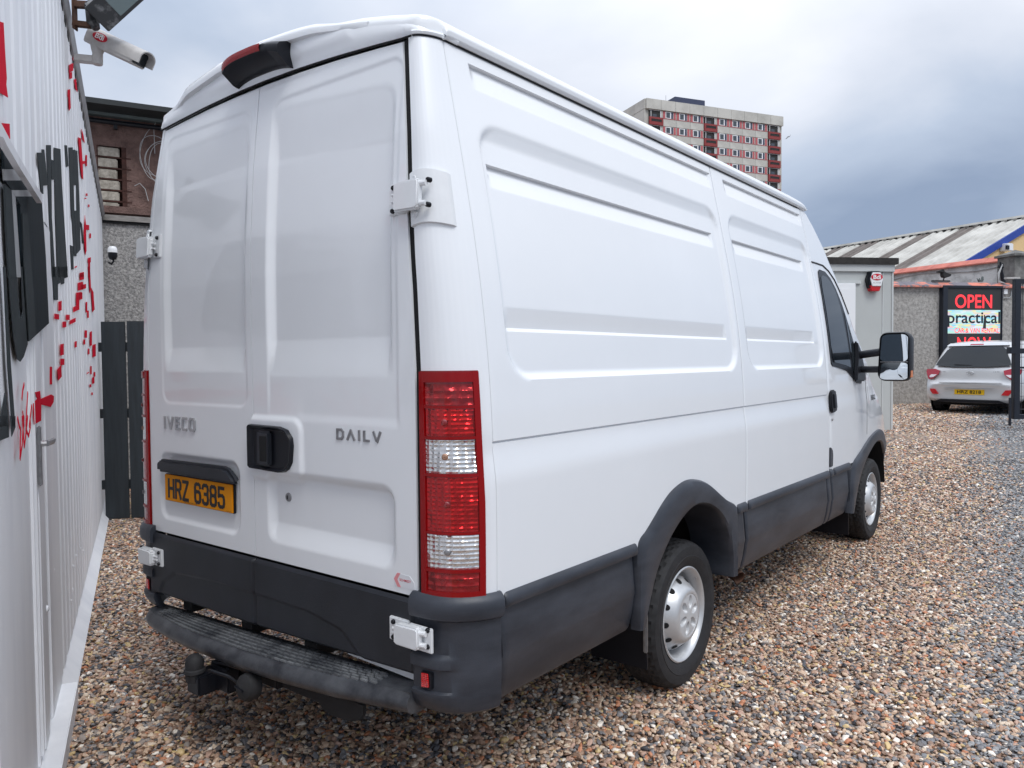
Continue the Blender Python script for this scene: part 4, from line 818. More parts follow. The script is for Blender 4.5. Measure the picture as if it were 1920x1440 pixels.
# ================================================================== SMALL WHITE HATCHBACK
def wheel(parent, c, ax, R_, wd, rim_r, kind, detail=True):
    """ax: outward axis"""
    ax = Vector(ax); h = wd/2
    prof = [(rim_r, -h*.75), (rim_r+.006, -h*.9), (R_*.86, -h), (R_*.965, -h*.86), (R_*.992, -h*.6), (R_, -h*.2), (R_, h*.2), (R_*.992, h*.6), (R_*.965, h*.86), (R_*.92, h*.97), (R_*.86, h), (R_*.80, h*.99), (R_*.795, h*1.01), (R_*.74, h*.97), (rim_r+.012, h*.88), (rim_r+.004, h*.84), (rim_r-.004, h*.78)]
    nseg = 150 if detail else 36; c = Vector(c); hh = Vector((0, 0, 1)); u = ax.cross(hh).normalized(); w_ = ax.cross(u); vs = []; q = len(prof)
    # finer tread columns
    tre = linsp(-h*.84, h*.84, 15) if detail else []
    pr_ = prof[:3] + ([(R_*(.966+.034*(1-abs(t/(h*.84))**4)), t) for t in tre] if detail else prof[3:9]) + prof[9:]; q = len(pr_)
    for k_ in range(nseg):
        t = 2*math.pi*k_/nseg; d = u*math.cos(t)+w_*math.sin(t)
        for j, (r_, z_) in enumerate(pr_):
            if detail and 3 <= j < 18:
                jj = j-3
                if jj in (4, 5, 9, 10)[::1] and jj in (4, 9): r_ -= .008
                elif ((k_ + jj*2 + (jj > 4)*2) % 5 == 0) : r_ -= .007
            vs.append(c+ax*z_+d*r_)
    m = MB(); m.add(vs, [(k_*q+j, k_*q+j+1, ((k_+1) % nseg)*q+j+1, ((k_+1) % nseg)*q+j) for k_ in range(nseg) for j in range(q-1)])
    wo_ = m.build('wheel', 'rubber', parent, ang=22 if detail else 40)
    if kind == 'steel':
        m = MB(); m.lathe([(rim_r-.004, h*.80), (rim_r, h*.86), (rim_r-.006, h*.89), (rim_r-.016, h*.84), (rim_r-.020, h*.70), (rim_r-.028, h*.58), (rim_r-.030, h*.30), (rim_r-.030, h*.12), (rim_r-.034, -h*.02), (rim_r-.040, h*.02), (rim_r-.046, h*.22), (.170, h*.46), (.130, h*.96), (.119, h*1.06), (.104, h*1.09), (.0995, h*1.08), (.0985, h*1.05)], c, ax, 96); m.build('rim', 'rim_silver', wo_, ang=50)
        m = MB()   # hub cap with six oval dimples
        def cap(r_, t):
            d = 0
            for k_ in range(6):
                a = k_*math.pi/3+.26; lx = r_*math.cos(t-a)-.060; ly = r_*math.sin(t-a); e_ = math.sqrt((lx/.029)**2+(ly/.017)**2); d = max(d, 1-sst(e_, .80, 1.05))
            return c + ax*(h*1.06 + .004*(1-(r_/.1)**2) - d*.020) + (u*math.cos(t)+w_*math.sin(t))*r_
        m.grid(lambda r_, t: cap(r_, t), linsp(.001, .0985, 26), linsp(0, 2*math.pi, 145)); m.build('hub_cap', 'cap_grey', wo_, ang=60)
        for k_ in range(12):
            t = 2*math.pi*k_/12+.1; d = u*math.cos(t)+w_*math.sin(t); tn = -u*math.sin(t)+w_*math.cos(t); sl = ((ax*(h*.50)) + d*(.130-.170)).normalized(); nn_ = tn.cross(sl).normalized(); nn_ = nn_ if nn_.dot(ax) > 0 else -nn_
            mid = c + d*(.155) + ax*(h*(.46 + .50*(.170-.155)/(.170-.130)))
            m = MB(); vs = [mid + nn_*.0022 + tn*.0135*math.cos(a)+sl*.0165*math.sin(a) for a in linsp(0, 2*math.pi, 17)[:-1]]; m.add(vs, [tuple(range(16))]); m.build('vent_shade_disc', 'gap_black', wo_, sm=False)  # flat black disc on the rim, painted shade of a vent hole
    else:
        m = MB(); m.lathe([(rim_r-.002, h*.80), (rim_r, h*.88), (rim_r-.02, h*.84), (rim_r-.03, h*.2)], c, ax, 36)
        for k_ in range(7):
            t = 2*math.pi*k_/7; d = u*math.cos(t)+w_*math.sin(t); m.bar(c+ax*h*.7, c+ax*h*.8+d*(rim_r-.01), .045, .03, ax.cross(d))
        m.build('rim', 'rim_silver', wo_); m = MB(); m.lathe([(.001, h*.2), (rim_r-.03, h*.2)], c, ax, 24); m.build('brake', 'gap_black', wo_)
    return wo_
def hatchback():
    P = at(1818, 760, 14.6); hd = math.radians(14); fwd = Vector((math.sin(hd), math.cos(hd), 0)); rt = Vector((fwd.y, -fwd.x, 0)); base = Vector((P.x, P.y, 0)); base.z = gz(P.x, P.y)+.0
    car = thing('parked_car', 'small white hatchback parked by the rendered wall, its back towards the yard', 'car', base)
    cf = lambda x, y, z: base + rt*x + fwd*y + Vector((0, 0, z*.95))
    # stations: y, zbottom, half width low, half width shoulder, z shoulder, half width roof, z roof
    st = [(.00, .30, .70, .70, .46, .62, .60), (.015, .27, .77, .775, .48, .70, .62), (.06, .24, .815, .82, .52, .74, .68), (.09, .23, .825, .825, .60, .73, .90), (.14, .22, .83, .83, .62, .71, .97), (.22, .22, .832, .832, .64, .66, 1.13), (.34, .22, .833, .835, .66, .60, 1.36), (.42, .22, .833, .838, .68, .585, 1.455), (.70, .22, .835, .84, .70, .58, 1.485), (1.4, .21, .835, .84, .72, .585, 1.50), (2.0, .21, .835, .84, .72, .58, 1.47), (2.5, .21, .835, .838, .72, .58, 1.30), (2.85, .22, .83, .83, .72, .60, 1.05), (3.2, .22, .80, .80, .68, .62, .93), (3.5, .24, .72, .72, .60, .60, .78), (3.6, .30, .60, .60, .5, .5, .62)]
    def sec(s, k_):
        y, zb, wl, ws, zs, wr, zr = s; h_ = [(0, zb), (wl*.8, zb), (wl*.95, zb+.04), (wl, zb+.12), ((wl+ws)/2, lerp(zb, zs, .6)), (ws, zs), (lerp(ws, wr, .12), lerp(zs, zr, .28) if zr > 1 else lerp(zs, zr, .4)), (lerp(ws, wr, .62), lerp(zs, zr, .72)), (wr, zr-.045 if zr > 1 else lerp(zs, zr, .9)), (wr*.86, zr-.008), (wr*.5, zr+.006), (0, zr+.01)]
        x, z = h_[k_]; return x, y, z
    m = MB()
    K = list(range(12))
    def pt(i, k_):
        i = int(i); k_ = int(k_)
        if k_ < 12: x, y, z = sec(st[i], k_)
        else: x, y, z = sec(st[i], 22-k_ if k_ < 23 else 0); x = -x
        return cf(x, y - (.05*(1-(x/.8)**2) if y < .2 else 0), z)
    m.grid(pt, list(range(len(st))), list(range(0, 23))); m.add([pt(0, k_) for k_ in range(22)], [tuple(range(22))])
    b = m.build('body', 'car_white', car, ang=60); sb = b.modifiers.new('sub', 'SUBSURF'); sb.levels = 2; sb.render_levels = 2
    yb = lambda z: interp(z, [.3, .6, .75, .92, .97, 1.13, 1.36, 1.44], [-.03, -.03, .0, .055, .09, .185, .33, .42])
    def patch(name, poly, mt, off=.012, th=.02, bow=.055, par=car):
        m = MB(); n = len(poly); cx = sum(p[0] for p in poly)/n; cz = sum(p[1] for p in poly)/n
        mk = lambda x, z, o: cf(x, yb(z)-o - bow*(1-(x/.8)**2) + .04 + (.16*max(0, abs(x)-.62)), z)
        ring = []
        for i in range(n):
            (x0, z0), (x1, z1) = poly[i], poly[(i+1) % n]
            for t in linsp(0, 1, 7)[:-1]: ring.append((lerp(x0, x1, t), lerp(z0, z1, t)))
        N_ = len(ring); vs = []
        for f_ in (1, .66, .33): vs += [mk(lerp(cx, x, f_), lerp(cz, z, f_), off) for x, z in ring]
        vs.append(mk(cx, cz, off)); vs += [mk(x, z, off-th) for x, z in ring]; c_i = 3*N_; fs = []
        for r_ in (0, 1): fs += [(r_*N_+i, r_*N_+(i+1) % N_, (r_+1)*N_+(i+1) % N_, (r_+1)*N_+i) for i in range(N_)]
        fs += [(2*N_+i, 2*N_+(i+1) % N_, c_i) for i in range(N_)]; fs += [(i, (i+1) % N_, c_i+1+(i+1) % N_, c_i+1+i) for i in range(N_)]
        m.add(vs, fs); return m.build(name, mt, par, ang=50)
    patch('rear_window', [(-.66, .985), (-.3, .955), (.3, .955), (.66, .985), (.63, 1.08), (.52, 1.30), (.44, 1.36), (.0, 1.385), (-.44, 1.36), (-.52, 1.30), (-.63, 1.08)], 'dark_glass', .028)
    patch('spoiler', [(-.55, 1.385), (.55, 1.385), (.50, 1.44), (-.50, 1.44)], 'car_white', .05, .06); patch('brake_lamp', [(-.12, 1.40), (.12, 1.40), (.11, 1.42), (-.11, 1.42)], 'car_lamp_red', .055)
    for s in (-1, 1):
        patch('tail_lamp', [(s*.56, .88), (s*.66, .915), (s*.83, .91), (s*.835, .85), (s*.77, .70), (s*.68, .71), (s*.58, .80)][::s], 'car_lamp_red', .02, .03)
        patch('lamp_lens', [(s*.60, .80), (s*.72, .80), (s*.755, .76), (s*.73, .735), (s*.67, .745)][::s], 'car_lamp_clear', .026, .02)
        patch('reflector', [(s*.55, .40), (s*.62, .50), (s*.72, .505), (s*.705, .45), (s*.66, .395)][::s], 'reflector_red', .034, .03)
    patch('bumper_recess', [(-.46, .53), (.46, .53), (.38, .515), (-.38, .515)], 'trim_grey', .022); patch('tailgate_seam', [(-.56, .645), (.56, .645), (.54, .635), (-.54, .635)], 'trim_grey', .018)
    pl = patch('number_plate', [(-.26, .40), (.26, .40), (.26, .50), (-.26, .50)], 'plate_yellow_car', .045, .02, .0)
    m = MB(); add_text(m, 'HRZ 8218', lambda a, b_, d: cf(a, yb(b_)-.046-d+.04, b_), -.21, .21, .42, .485, .02, .003); m.build('plate_text', 'ink_black', pl, sm=False)
    patch('lower_valance', [(-.66, .24), (.66, .24), (.50, .30), (-.50, .30)], 'satin_black', .03)
    m = MB(); m.lathe([(.05, 0), (.060, .006), (.068, 0)], Vector((0, 0, 0)), (0, 1, 0), 28); vs = [cf(v[0], yb(.83)+.005-v[1]-.035, .83+v[2]*.62) for v in m.v]; m.v = vs
    strokes(m, [[(-.030, -.022), (-.012, .022)], [(.012, -.022), (.030, .022)], [(-.020, -.004), (.020, .006)]], lambda a, b_, d: cf(a, yb(.83)-.03-d, .83+b_), 0, 0, 1, 1, .012, 0, .006); m.build('badge', 'chrome', car)
    m = MB(); add_text(m, 'i10', lambda a, b_, d: cf(a, yb(.85)-.02-d, b_), .40, .50, .845, .87, .02, .0); add_text(m, 'SE', lambda a, b_, d: cf(a, yb(.85)-.0-d, b_), -.50, -.44, .845, .87, .02, .02); m.build('badge_letters', 'trim_grey', car, sm=False)
    m = MB(); m.tube([cf(.05, -.02+yb(1.0), 1.0), cf(.0, -.05+yb(1.0), .985), cf(-.30, -.05+yb(1.0), 1.005)], [.012, .01, .006], 6); m.tube([cf(.12, .0+yb(1), .99), cf(-.32, -.03+yb(1.0), .985)], .014, 6); m.build('wiper', 'satin_black', car)
    m = MB(); m.tube([cf(0, .62, 1.49), cf(0, .50, 1.60)], [.012, .005], 6); m.build('aerial', 'satin_black', car)
    m = MB(); m.prism([(.75, .93), (2.55, .95), (2.1, 1.36), (1.2, 1.40), (.85, 1.30)], lambda a, b_, d: cf(interp(b_, [.93, 1.4], [.80, .645])+d, a, b_), -.02, .012); m.build('side_window', 'dark_glass', car)
    for s in (-1, 1):
        for y in (.62, 2.95):
            wheel(car, cf(s*.755, y, .285), rt*s, .285, .17, .19, 'alloy', False)
            m = MB(); m.lathe([(.05, .0), (.325, .0), (.335, -.02)], cf(s*.842, y, .30), rt*s, 32); m.build('wheel_arch', 'gap_black', car)
    m = MB(); m.box(cf(0, 1.7, .24), (1.4, 3.2, .12), Matrix((rt, fwd, Vector((0, 0, 1)))).transposed()); m.build('underbody', 'gap_black', car)
hatchback()

# ================================================================== THE VAN (axis along +Y, rear face at y = 0, right flank towards +X)
van = thing('delivery_van', 'large white high roof panel van with black lower cladding, parked on the gravel', 'van', (0, 2.9, 0))
ZW = [.40, .80, 1.28, 1.50, 1.77, 2.00, 2.14, 2.38, 2.56]; WW = [1.0, 1.003, 1.0, .987, .957, .92, .891, .845, .808]
_pc = np.polyfit(ZW[1:], WW[1:], 4)
def Wz(z): return float(np.polyval(_pc, max(z, .8)))
def taper(y): t = max(0, y-4.2); return .045*t*t
def door_x(z): return interp(z, [.4, 1.51, 1.76, 1.95, 2.25, 2.56], [.826, .827, .816, .802, .779, .737])
def lean(z): return interp(z, [0, 1.85, 2.0, 2.25, 2.54, 2.75], [0, 0, .005, .021, .053, .085])
ZD = 2.548      # drip line
# ---- right and left side panels
def saw_in(z, zt, zb, dep):    # sudden step in at the top, ramps out downwards
    if z > zt or z < zb: return 0
    return dep*min(1, (zt-z)/.006)*(1-sst(z, zt, zb) if False else max(0, (z-zb)/(zt-zb)))
def saw_out(z, zt, zb, dep):   # ramps in downwards, sudden step out at the bottom
    if z > zt or z < zb: return 0
    return dep*min(1, (z-zb)/.012)*max(0, (zt-z)/(zt-zb))
def endfade(y, y0, y1, r_=.012): return sst(y, y0, y0+r_)*(1-sst(y, y1-r_, y1))
def lin(x, a, b):
    t = min(1, max(0, (x-a)/(b-a))); return t if t in (0, 1) else (t*.8+.2*t*t*(3-2*t))
def side_disp(y, z):
    d = 0.0
    for (r0, r1, sa, sb, ta, tb) in ((.235, 2.145, .275, 2.068, .255, 2.165), (2.292, 3.648, 2.345, 3.535, 2.345, 3.655)):
        if not (r0-.05 < y < r1+.05): continue
        sdv = sdrr(y, z, r0, r1, 1.472, 2.322, .125)
        d += .016*lin(-sdv, 0, .020)*lin(2.322-z, 0, .066)
        if ta <= y <= tb: d += endfade(y, ta, tb)*saw_in(z, 2.506, 2.420, .015)
        if sa <= y <= sb: d += endfade(y, sa, sb)*saw_in(z, 2.176, 2.098, .017)
        if sa-.012 <= y <= sb-.015: d += endfade(y, sa-.012, sb-.015)*saw_out(z, 1.706, 1.628, .014)
    d += .006*(1-sst(abs(z-1.284), .0015, .0045))
    if z < 1.284: d -= .011*sst(z, 1.284, 1.15) - .004
    return d
def clad_top(y):
    base = .824-.0106*(y-.15)
    base = max(base, interp(y, [1.02, 1.06, 1.10, 1.157, 1.24, 1.328, 1.45, 1.57, 1.70, 1.84, 1.93, 2.04], [0, .832, .85, .885, .938, .978, 1.002, .992, .955, .885, .84, 0]) if 1.02 < y < 2.04 else 0)
    if y > 4.3: base = max(base, interp(y, [4.3, 4.5, 4.756, 5.15, 5.6, 6.0, 6.3], [.76, .80, .875, .915, .885, .80, .70]))
    return base
zfeat = sorted(set([round(z, 4) for z in [1.2795, 1.2825, 1.2855, 1.2885, 2.506, 2.5045, 2.500, 2.420, 2.176, 2.1745, 2.170, 2.098, 1.706, 1.628, 1.634, 1.640]] + [round(z, 4) for z in linsp(1.02, ZD-.004, 190)]))
def side_patch(name, y0, y1, s, par=van, mt='van_white', yf=None, zt=ZD-.002):
    ny = max(12, int((y1-y0)/.012)); ysl = linsp(y0, y1, ny); zsl = [z for z in zfeat if z <= zt]
    m = MB(); low = 14
    rows = []
    for y in ysl:
        zb = clad_top(y)-.03; rows.append([lerp(zb, 1.02, j/low) for j in range(low)] + zsl)
    nz = len(rows[0])
    def P(i, j):
        y = ysl[i]; z = rows[i][j]; x = Wz(z)-side_disp(y, z)-taper(y)
        ed = min(y-y0, y1-y)
        if ed < .001: x -= .010
        return (s*x, y, z)
    # rounded panel borders
    ys2 = [y0, y0+.0012, y0+.004] + ysl[1:-1] + [y1-.004, y1-.0012, y1]
    vs = []
    for y in ys2:
        zb = clad_top(y)-.03; zr = [lerp(zb, 1.02, j/low) for j in range(low)] + zsl
        e_ = min(y-y0, y1-y); inn = .012 if e_ < .0005 else (.0022 if e_ < .002 else (.0006 if e_ < .005 else 0))
        vs += [(s*(Wz(z)-side_disp(y, z)-taper(y)-inn), y, z) for z in zr]
    q = nz; fs = [((i)*q+j, (i+1)*q+j, (i+1)*q+j+1, i*q+j+1) for i in range(len(ys2)-1) for j in range(q-1)]
    m.add(vs, fs); return m.build(name, mt, par, ang=32)
side_patch('side_panel', .140, 2.188, 1); side_patch('side_panel', 2.1915, 3.690, 1)
def plain_side(s):
    m = MB(); m.grid(lambda y, z: (s*(Wz(z)-.0-taper(y)), y, z), linsp(.14, 5.0, 60), linsp(.78, ZD, 24)); return m.build('side_panel', 'van_white', van)
plain_side(-1)
# black sheet added behind the flank so that shut gaps read dark
m = MB()
for s in (1,): m.grid(lambda y, z: (s*(Wz(z)-.07-taper(y)), y, z), linsp(.16, 3.9, 20), linsp(.5 if False else 1.02, 2.52, 20))
m.build('gap_shade_sheet', 'gap_black', van)
# ---- rear corner pillars
PS = [(0, 0), (.06, .001), (.15, .006), (.27, .022), (.38, .055), (.49, .11), (.59, .185), (.69, .29), (.78, .41), (.86, .55), (.93, .71), (.975, .86), (1, 1)]
def pil_pt(k_, z, s=1, off=0.0, fr=None):
    i = int(min(k_, len(PS)-2)); t = k_-i; u = lerp(PS[i][0], PS[i+1][0], t); v = lerp(PS[i][1], PS[i+1][1], t)
    xd = door_x(z)+.004; wo_ = Wz(z)-(side_disp(.2, z) if z < 1.3 else 0); ln = lean(z)
    x = xd+u*(wo_-xd); y = ln+v*(.1375-ln)
    if off:
        du = PS[i+1][0]-PS[i][0]; dv = (PS[i+1][1]-PS[i][1]); ex = du*(wo_-xd); ey = dv*(.1375-ln); l = math.hypot(ex, ey) or 1; x += ey/l*off; y -= ex/l*off
    return (s*x, y, z)
for s in (1, -1):
    m = MB(); ks = [-.001] + linsp(0, 12, 37); zs2 = linsp(.79, ZD+.0, 60)
    def pp(k_, z):
        if k_ < 0: p = pil_pt(0, z, s); return (p[0], p[1]+.04, z)
        p = pil_pt(k_, z, s); return (p[0], p[1]+(.004 if k_ == 0 else 0), z)
    m.grid(pp, ks, zs2); m.build('rear_pillar', 'van_white', van, ang=40)
# ---- roof
RX = [0, .29, .52, .66, .755, .800, .820, .828, .826, .819, .810]; RZ = [2.732, 2.716, 2.682, 2.652, 2.628, 2.612, 2.596, 2.578, 2.560, 2.5495, 2.5485]
def roof_sec(t):   # t -1..1 -> x,z
    a = abs(t)*(len(RX)-1); i = min(int(a), len(RX)-2); f_ = a-i; return math.copysign(lerp(RX[i], RX[i+1], f_), t), lerp(RZ[i], RZ[i+1], f_)
_cp = [pil_pt(k_, ZD, 1, 0) for k_ in linsp(0, 11.999, 40)]; _cx = [p[0] for p in _cp]; _cy = [p[1] for p in _cp]
def plan_y(x):       # rear outline of the body in plan at the roof line
    x = abs(x); return .052 if x < _cx[0] else interp(x, _cx, _cy)
def roof_pt(t, v):
    x, z = roof_sec(t)
    Y = [.052, .053, .058, .070, .092, .125, .17] + linsp(.3, 3.3, 12) + [3.45, 3.58, 3.66, 3.72, 3.76]; DZ = [.060, .040, .022, .010, .003, .0, .0] + [0]*12 + [.0, .002, .008, .022, .055]
    i = int(v); dz = DZ[i]; f_ = 1 if abs(x) < .7 else max(0, (z-2.545)/.09); f_ = min(f_, 1)
    y = max(Y[i], plan_y(x) + (Y[i]-.052)*.35) if i < 9 else Y[i]; bow = 0
    if i > 15: bow = .08*(1-abs(t)**2)*(i-15)/8; 
    rib = .006*max(0, math.cos(x*22))*(1 if 8 < i < 18 and abs(x) < .6 else 0)
    return (x, y+bow, z-dz*f_+rib + .0)
m = MB(); m.grid(roof_pt, linsp(-1, 1, 91), list(range(24))); m.build('roof', 'van_white', van, ang=50)
def door_top(x):  return interp(abs(x+.0), [0, .2, .4, .6, .74, .80, .83], [2.580, 2.577, 2.569, 2.556, 2.545, 2.545, 2.545])
def header(x, v):
    _, zr = None, interp(abs(x), RX[:7], RZ[:7]); z0 = door_top(x); z1 = zr-.045; z = lerp(z0, z1, v) if z1 > z0 else z0 + v*.004
    y = .052 + .004*(1-v) - .006*math.sin(math.pi*v)
    sdv = sdrr(x, z, -.60, .50, 2.592, 3.0, .01); raised = .007*sst(-sdv+.0, 0, .05) if abs(x) < .66 else 0
    if z > z0+.012: y += .018*sst(-sdrr(x, z, -.55, -.30, z0+.028, z1-.02, .01), 0, .006)*0
    return (x, y - raised*sst(z, z0+.0, z0+.05)*.9 + max(0, plan_y(x)-.052) - (.003 if abs(x) > .73 else 0), z)
m = MB(); m.grid(header, linsp(-.825, .825, 220), linsp(0, 1, 16)); m.build('roof_header', 'van_white', van, ang=50)
# the centre part of the roof end stands proud of the corner caps
m = MB()
def crown(x, v):
    zr = interp(abs(x), RX[:7], RZ[:7]); e_ = sst(x, -.67, -.50)*(1-sst(x, .15, .58)); pts = [(.05, -.05), (.028, -.045), (.026, -.02), (.034, .0), (.055, .012), (.12, .013), (.3, .004)]
    i = int(v); return (x, lerp(.052, pts[i][0], e_) if i < 5 else pts[i][0], zr + (pts[i][1] if i < 2 else lerp(-.03 if i < 5 else -.012, pts[i][1]-.009, e_)))
m.grid(crown, linsp(-.68, .56, 80), list(range(7))); m.build('roof_end_pressing', 'van_white', van, ang=50)
m = MB(); m.tube([(x, .045, door_top(x)-.003) for x in linsp(-.765, .765, 40)], .0035, 6); m.build('door_seal', 'gap_black', van)
for s in (1, -1):
    m = MB(); m.tube([pil_pt(k_, ZD-.001, s, .002) for k_ in linsp(3, 11.9, 20)] + [(s*.8145, .2, ZD-.001), (s*.8145, 3.62, ZD-.001)], .0032, 6); m.build('drip_rail', 'satin_black', van)
    m = MB(); m.tube([pil_pt(k_, ZD+.009, s, .001) for k_ in linsp(3.0, 11.9, 24)] + [(s*.816, .2, ZD+.008)], .010, 8); m.build('rail_moulding', 'van_white', van)
# ---- rear doors
def rear_disp_R(x, z):
    zt_ = 2.478-.050*(x-.05)/.66; d = .021*lin(-sdrr(x, z, .05, .708, 1.40, zt_, .07), 0, .026)*lin(zt_-z, 0, .20)*lin(z-1.485, 0, .13)
    d += .004*sst(-sdrr(x, z, .045, .74, 1.20, 2.50, .06), 0, .016)*(1-sst(z, 1.45, 1.30)*(sst(x, .26, .22)))*sst(z, 1.32, 1.36)
    d -= .010*sst(-sdrr(x, z, -.12, .262, 1.095, 1.345, .06), 0, .022)
    sl = sdrr(x, z, .035, .715, .855, 1.150, .07); d += .024*lin(-sl, 0, .030)*lin(1.150-z, 0, .036)*lin(z-.872, 0, .075)
    return d
def rear_disp_L(x, z):
    zt_ = 2.455+.03*(x+.4); d = .020*lin(-sdrr(x, z, -.692, -.090, 1.42, zt_, .06), 0, .030)*lin(zt_-z, 0, .175)*lin(z-1.50, 0, .10)
    d += .003*sst(-sdrr(x, z, -.715, -.075, 1.36, 2.50, .06), 0, .016)
    d += .012*sst(-sdrr(x, z, -.750, -.140, .865, 1.16, .06), 0, .022)
    return d
XC = -.046
def door_mesh(name, left):
    disp = rear_disp_L if left else rear_disp_R
    us = [-2, -1] + linsp(0, 1, 150) + [2, 3]; zl = linsp(.806, 1, 2)[:1] + linsp(.806, 2.56, 330)[1:]
    def P(u, v):
        z0 = .800 + .0*v; ed = 0
        uu_ = min(1, max(0, u)); 
        z = .80 + v*1.0
        return None
    m = MB(); vs = []; nz = len(zl)
    for u in us:
        uu_ = min(1, max(0, u)); inn = {-2: .018, -1: .003, 2: .003, 3: .018}.get(u, 0) if u in (-2, -1, 2, 3) else 0
        for j in range(nz):
            f_ = j/(nz-1); zmid = lerp(.803, 2.55, f_)
            xd = door_x(zmid)-(.004 if left else .017); xa, xb = (-xd, XC-.0018) if left else (XC+.0018, xd)
            x = lerp(xa, xb, uu_); zt = door_top(x)-.006; z = lerp(.803, zt, f_)
            if u == -2: x += .0008*-1
            iz = .010 if j == 0 or j == nz-1 else 0
            bowed = -.010*(1-((x)/.83)**2)
            vs.append((x, lean(z)+disp(x, z)+inn+iz+bowed*0-.002, z))
    q = nz; m.add(vs, [(i*q+j, (i+1)*q+j, (i+1)*q+j+1, i*q+j+1) for i in range(len(us)-1) for j in range(q-1)])
    return m.build(name, 'van_white', van, ang=40)
for s_ in (1, -1):
    m = MB(); m.grid(lambda t, z: (s_*(door_x(z)+t), lean(z)+.0055+(.004 if s_ < 0 else 0), z), [-.030, .0035], linsp(.80, 2.543, 30)); m.build('door_gap_seal', 'gap_black', van)  # black strip at the seal, added so that the door gap shows dark
dR_ = door_mesh('rear_door', False); dL_ = door_mesh('rear_door', True)
m = MB(); m.grid(lambda t, z: (t*(door_x(z)+.022), lean(z)+.075, z), linsp(-1, 1, 6), linsp(.55, 2.5, 16)); m.grid(lambda t, z: (t*.02-.046, lean(z)+.014, z), [-1, 1], linsp(.55, 2.52, 16)); m.build('door_aperture', 'gap_black', van)
# black lower door cladding with the curved crease
def low_clad(left):
    x0, x1 = (-.832, XC-.003) if left else (XC+.003, .800); m = MB(); us = linsp(0, 1, 90); vs_ = linsp(0, 1, 46)
    def P(u, v):
        x = lerp(x0, x1, u); zb = interp(x, [-.84, -.05, .80], [.532, .540, .566]); z = lerp(zb, .800, v); y = -.016
        # arch crease: plate below the curve is set back
        cz_ = interp(x, [-.78, -.72, -.62, -.3, 0, .28, .46, .54, .60], [.50, .60, .655, .672, .672, .668, .64, .58, .50])
        if -.78 < x < .60: y += .006*sst(cz_-z, 0, .008)
        e_ = min(u*(x1-x0), (1-u)*(x1-x0)); y += .012*(1-sst(e_, 0, .010)); y += .012*(1-sst(z, zb, zb+.012)) + .012*sst(z, .790, .800)
        return (x, y, z)
    m.grid(P, us, vs_); 
    for u_ in (0, 1): pass
    m.add([P(0, 1), P(1, 1), (x1, .01, .80), (x0, .01, .80)], [(0, 1, 2, 3)])
    return m.build('lower_trim', 'black_plastic', dL_ if left else dR_, ang=40)
low_clad(True); low_clad(False)
RP = lambda a, b, d: (a, lean(b)-d, b)        # a,b on the rear face, d = metres proud
# handle pocket
hp = [(-.056, 1.300), (-.048, 1.308), (.14, 1.306), (.185, 1.296), (.212, 1.268), (.216, 1.24), (.208, 1.18), (.19, 1.155), (.165, 1.142), (.14, 1.138), (-.045, 1.142), (-.056, 1.150)]
m = MB(); n = len(hp)
def inset(poly, k_): cx = sum(p[0] for p in poly)/len(poly); cy = sum(p[1] for p in poly)/len(poly); return [(cx+(x-cx)*k_, cy+(y-cy)*k_) for x, y in poly]
r1 = [RP(x, z, .004) for x, z in hp]; r2 = [RP(x, z, .028) for x, z in inset(hp, .965)]; r3 = [RP(x, z, .027) for x, z in inset(hp, .91)]; r4 = [RP(x, z, .0135) for x, z in inset(hp, .82)]
hpo = MB(); allv = r1+r2+r3+r4; fs = []
for r_ in range(3): fs += [(r_*n+i, r_*n+(i+1) % n, (r_+1)*n+(i+1) % n, (r_+1)*n+i) for i in range(n)]
fs.append(tuple(3*n+i for i in range(n))); hpo.add(allv, fs); ho = hpo.build('handle_surround', 'satin_black', dR_, ang=40)
# pocket cut is proud of the door: deeper look by grip bar
m = MB(); m.box((.052, -.022, 1.222), (.080, .020, .128)); m.build('latch_handle', 'black_plastic', dR_, bevel=.008)
m = MB(); m.box((.057, -.0325, 1.222), (.040, .003, .092)); m.build('latch_recess', 'gap_black', dR_, bevel=.001)
m = MB(); m.lathe([(.001, .006), (.012, .006), (.0155, .004), (.0165, 0)], (.132, rear_disp_R(.132, 1.045)-.002, 1.045), (0, -1, 0), 24); ko = m.build('key_lock', 'dull_metal', dR_); m = MB(); m.box((.132, rear_disp_R(.132, 1.045)-.0085, 1.045), (.003, .003, .014)); m.build('keyhole', 'gap_black', dR_, sm=False)
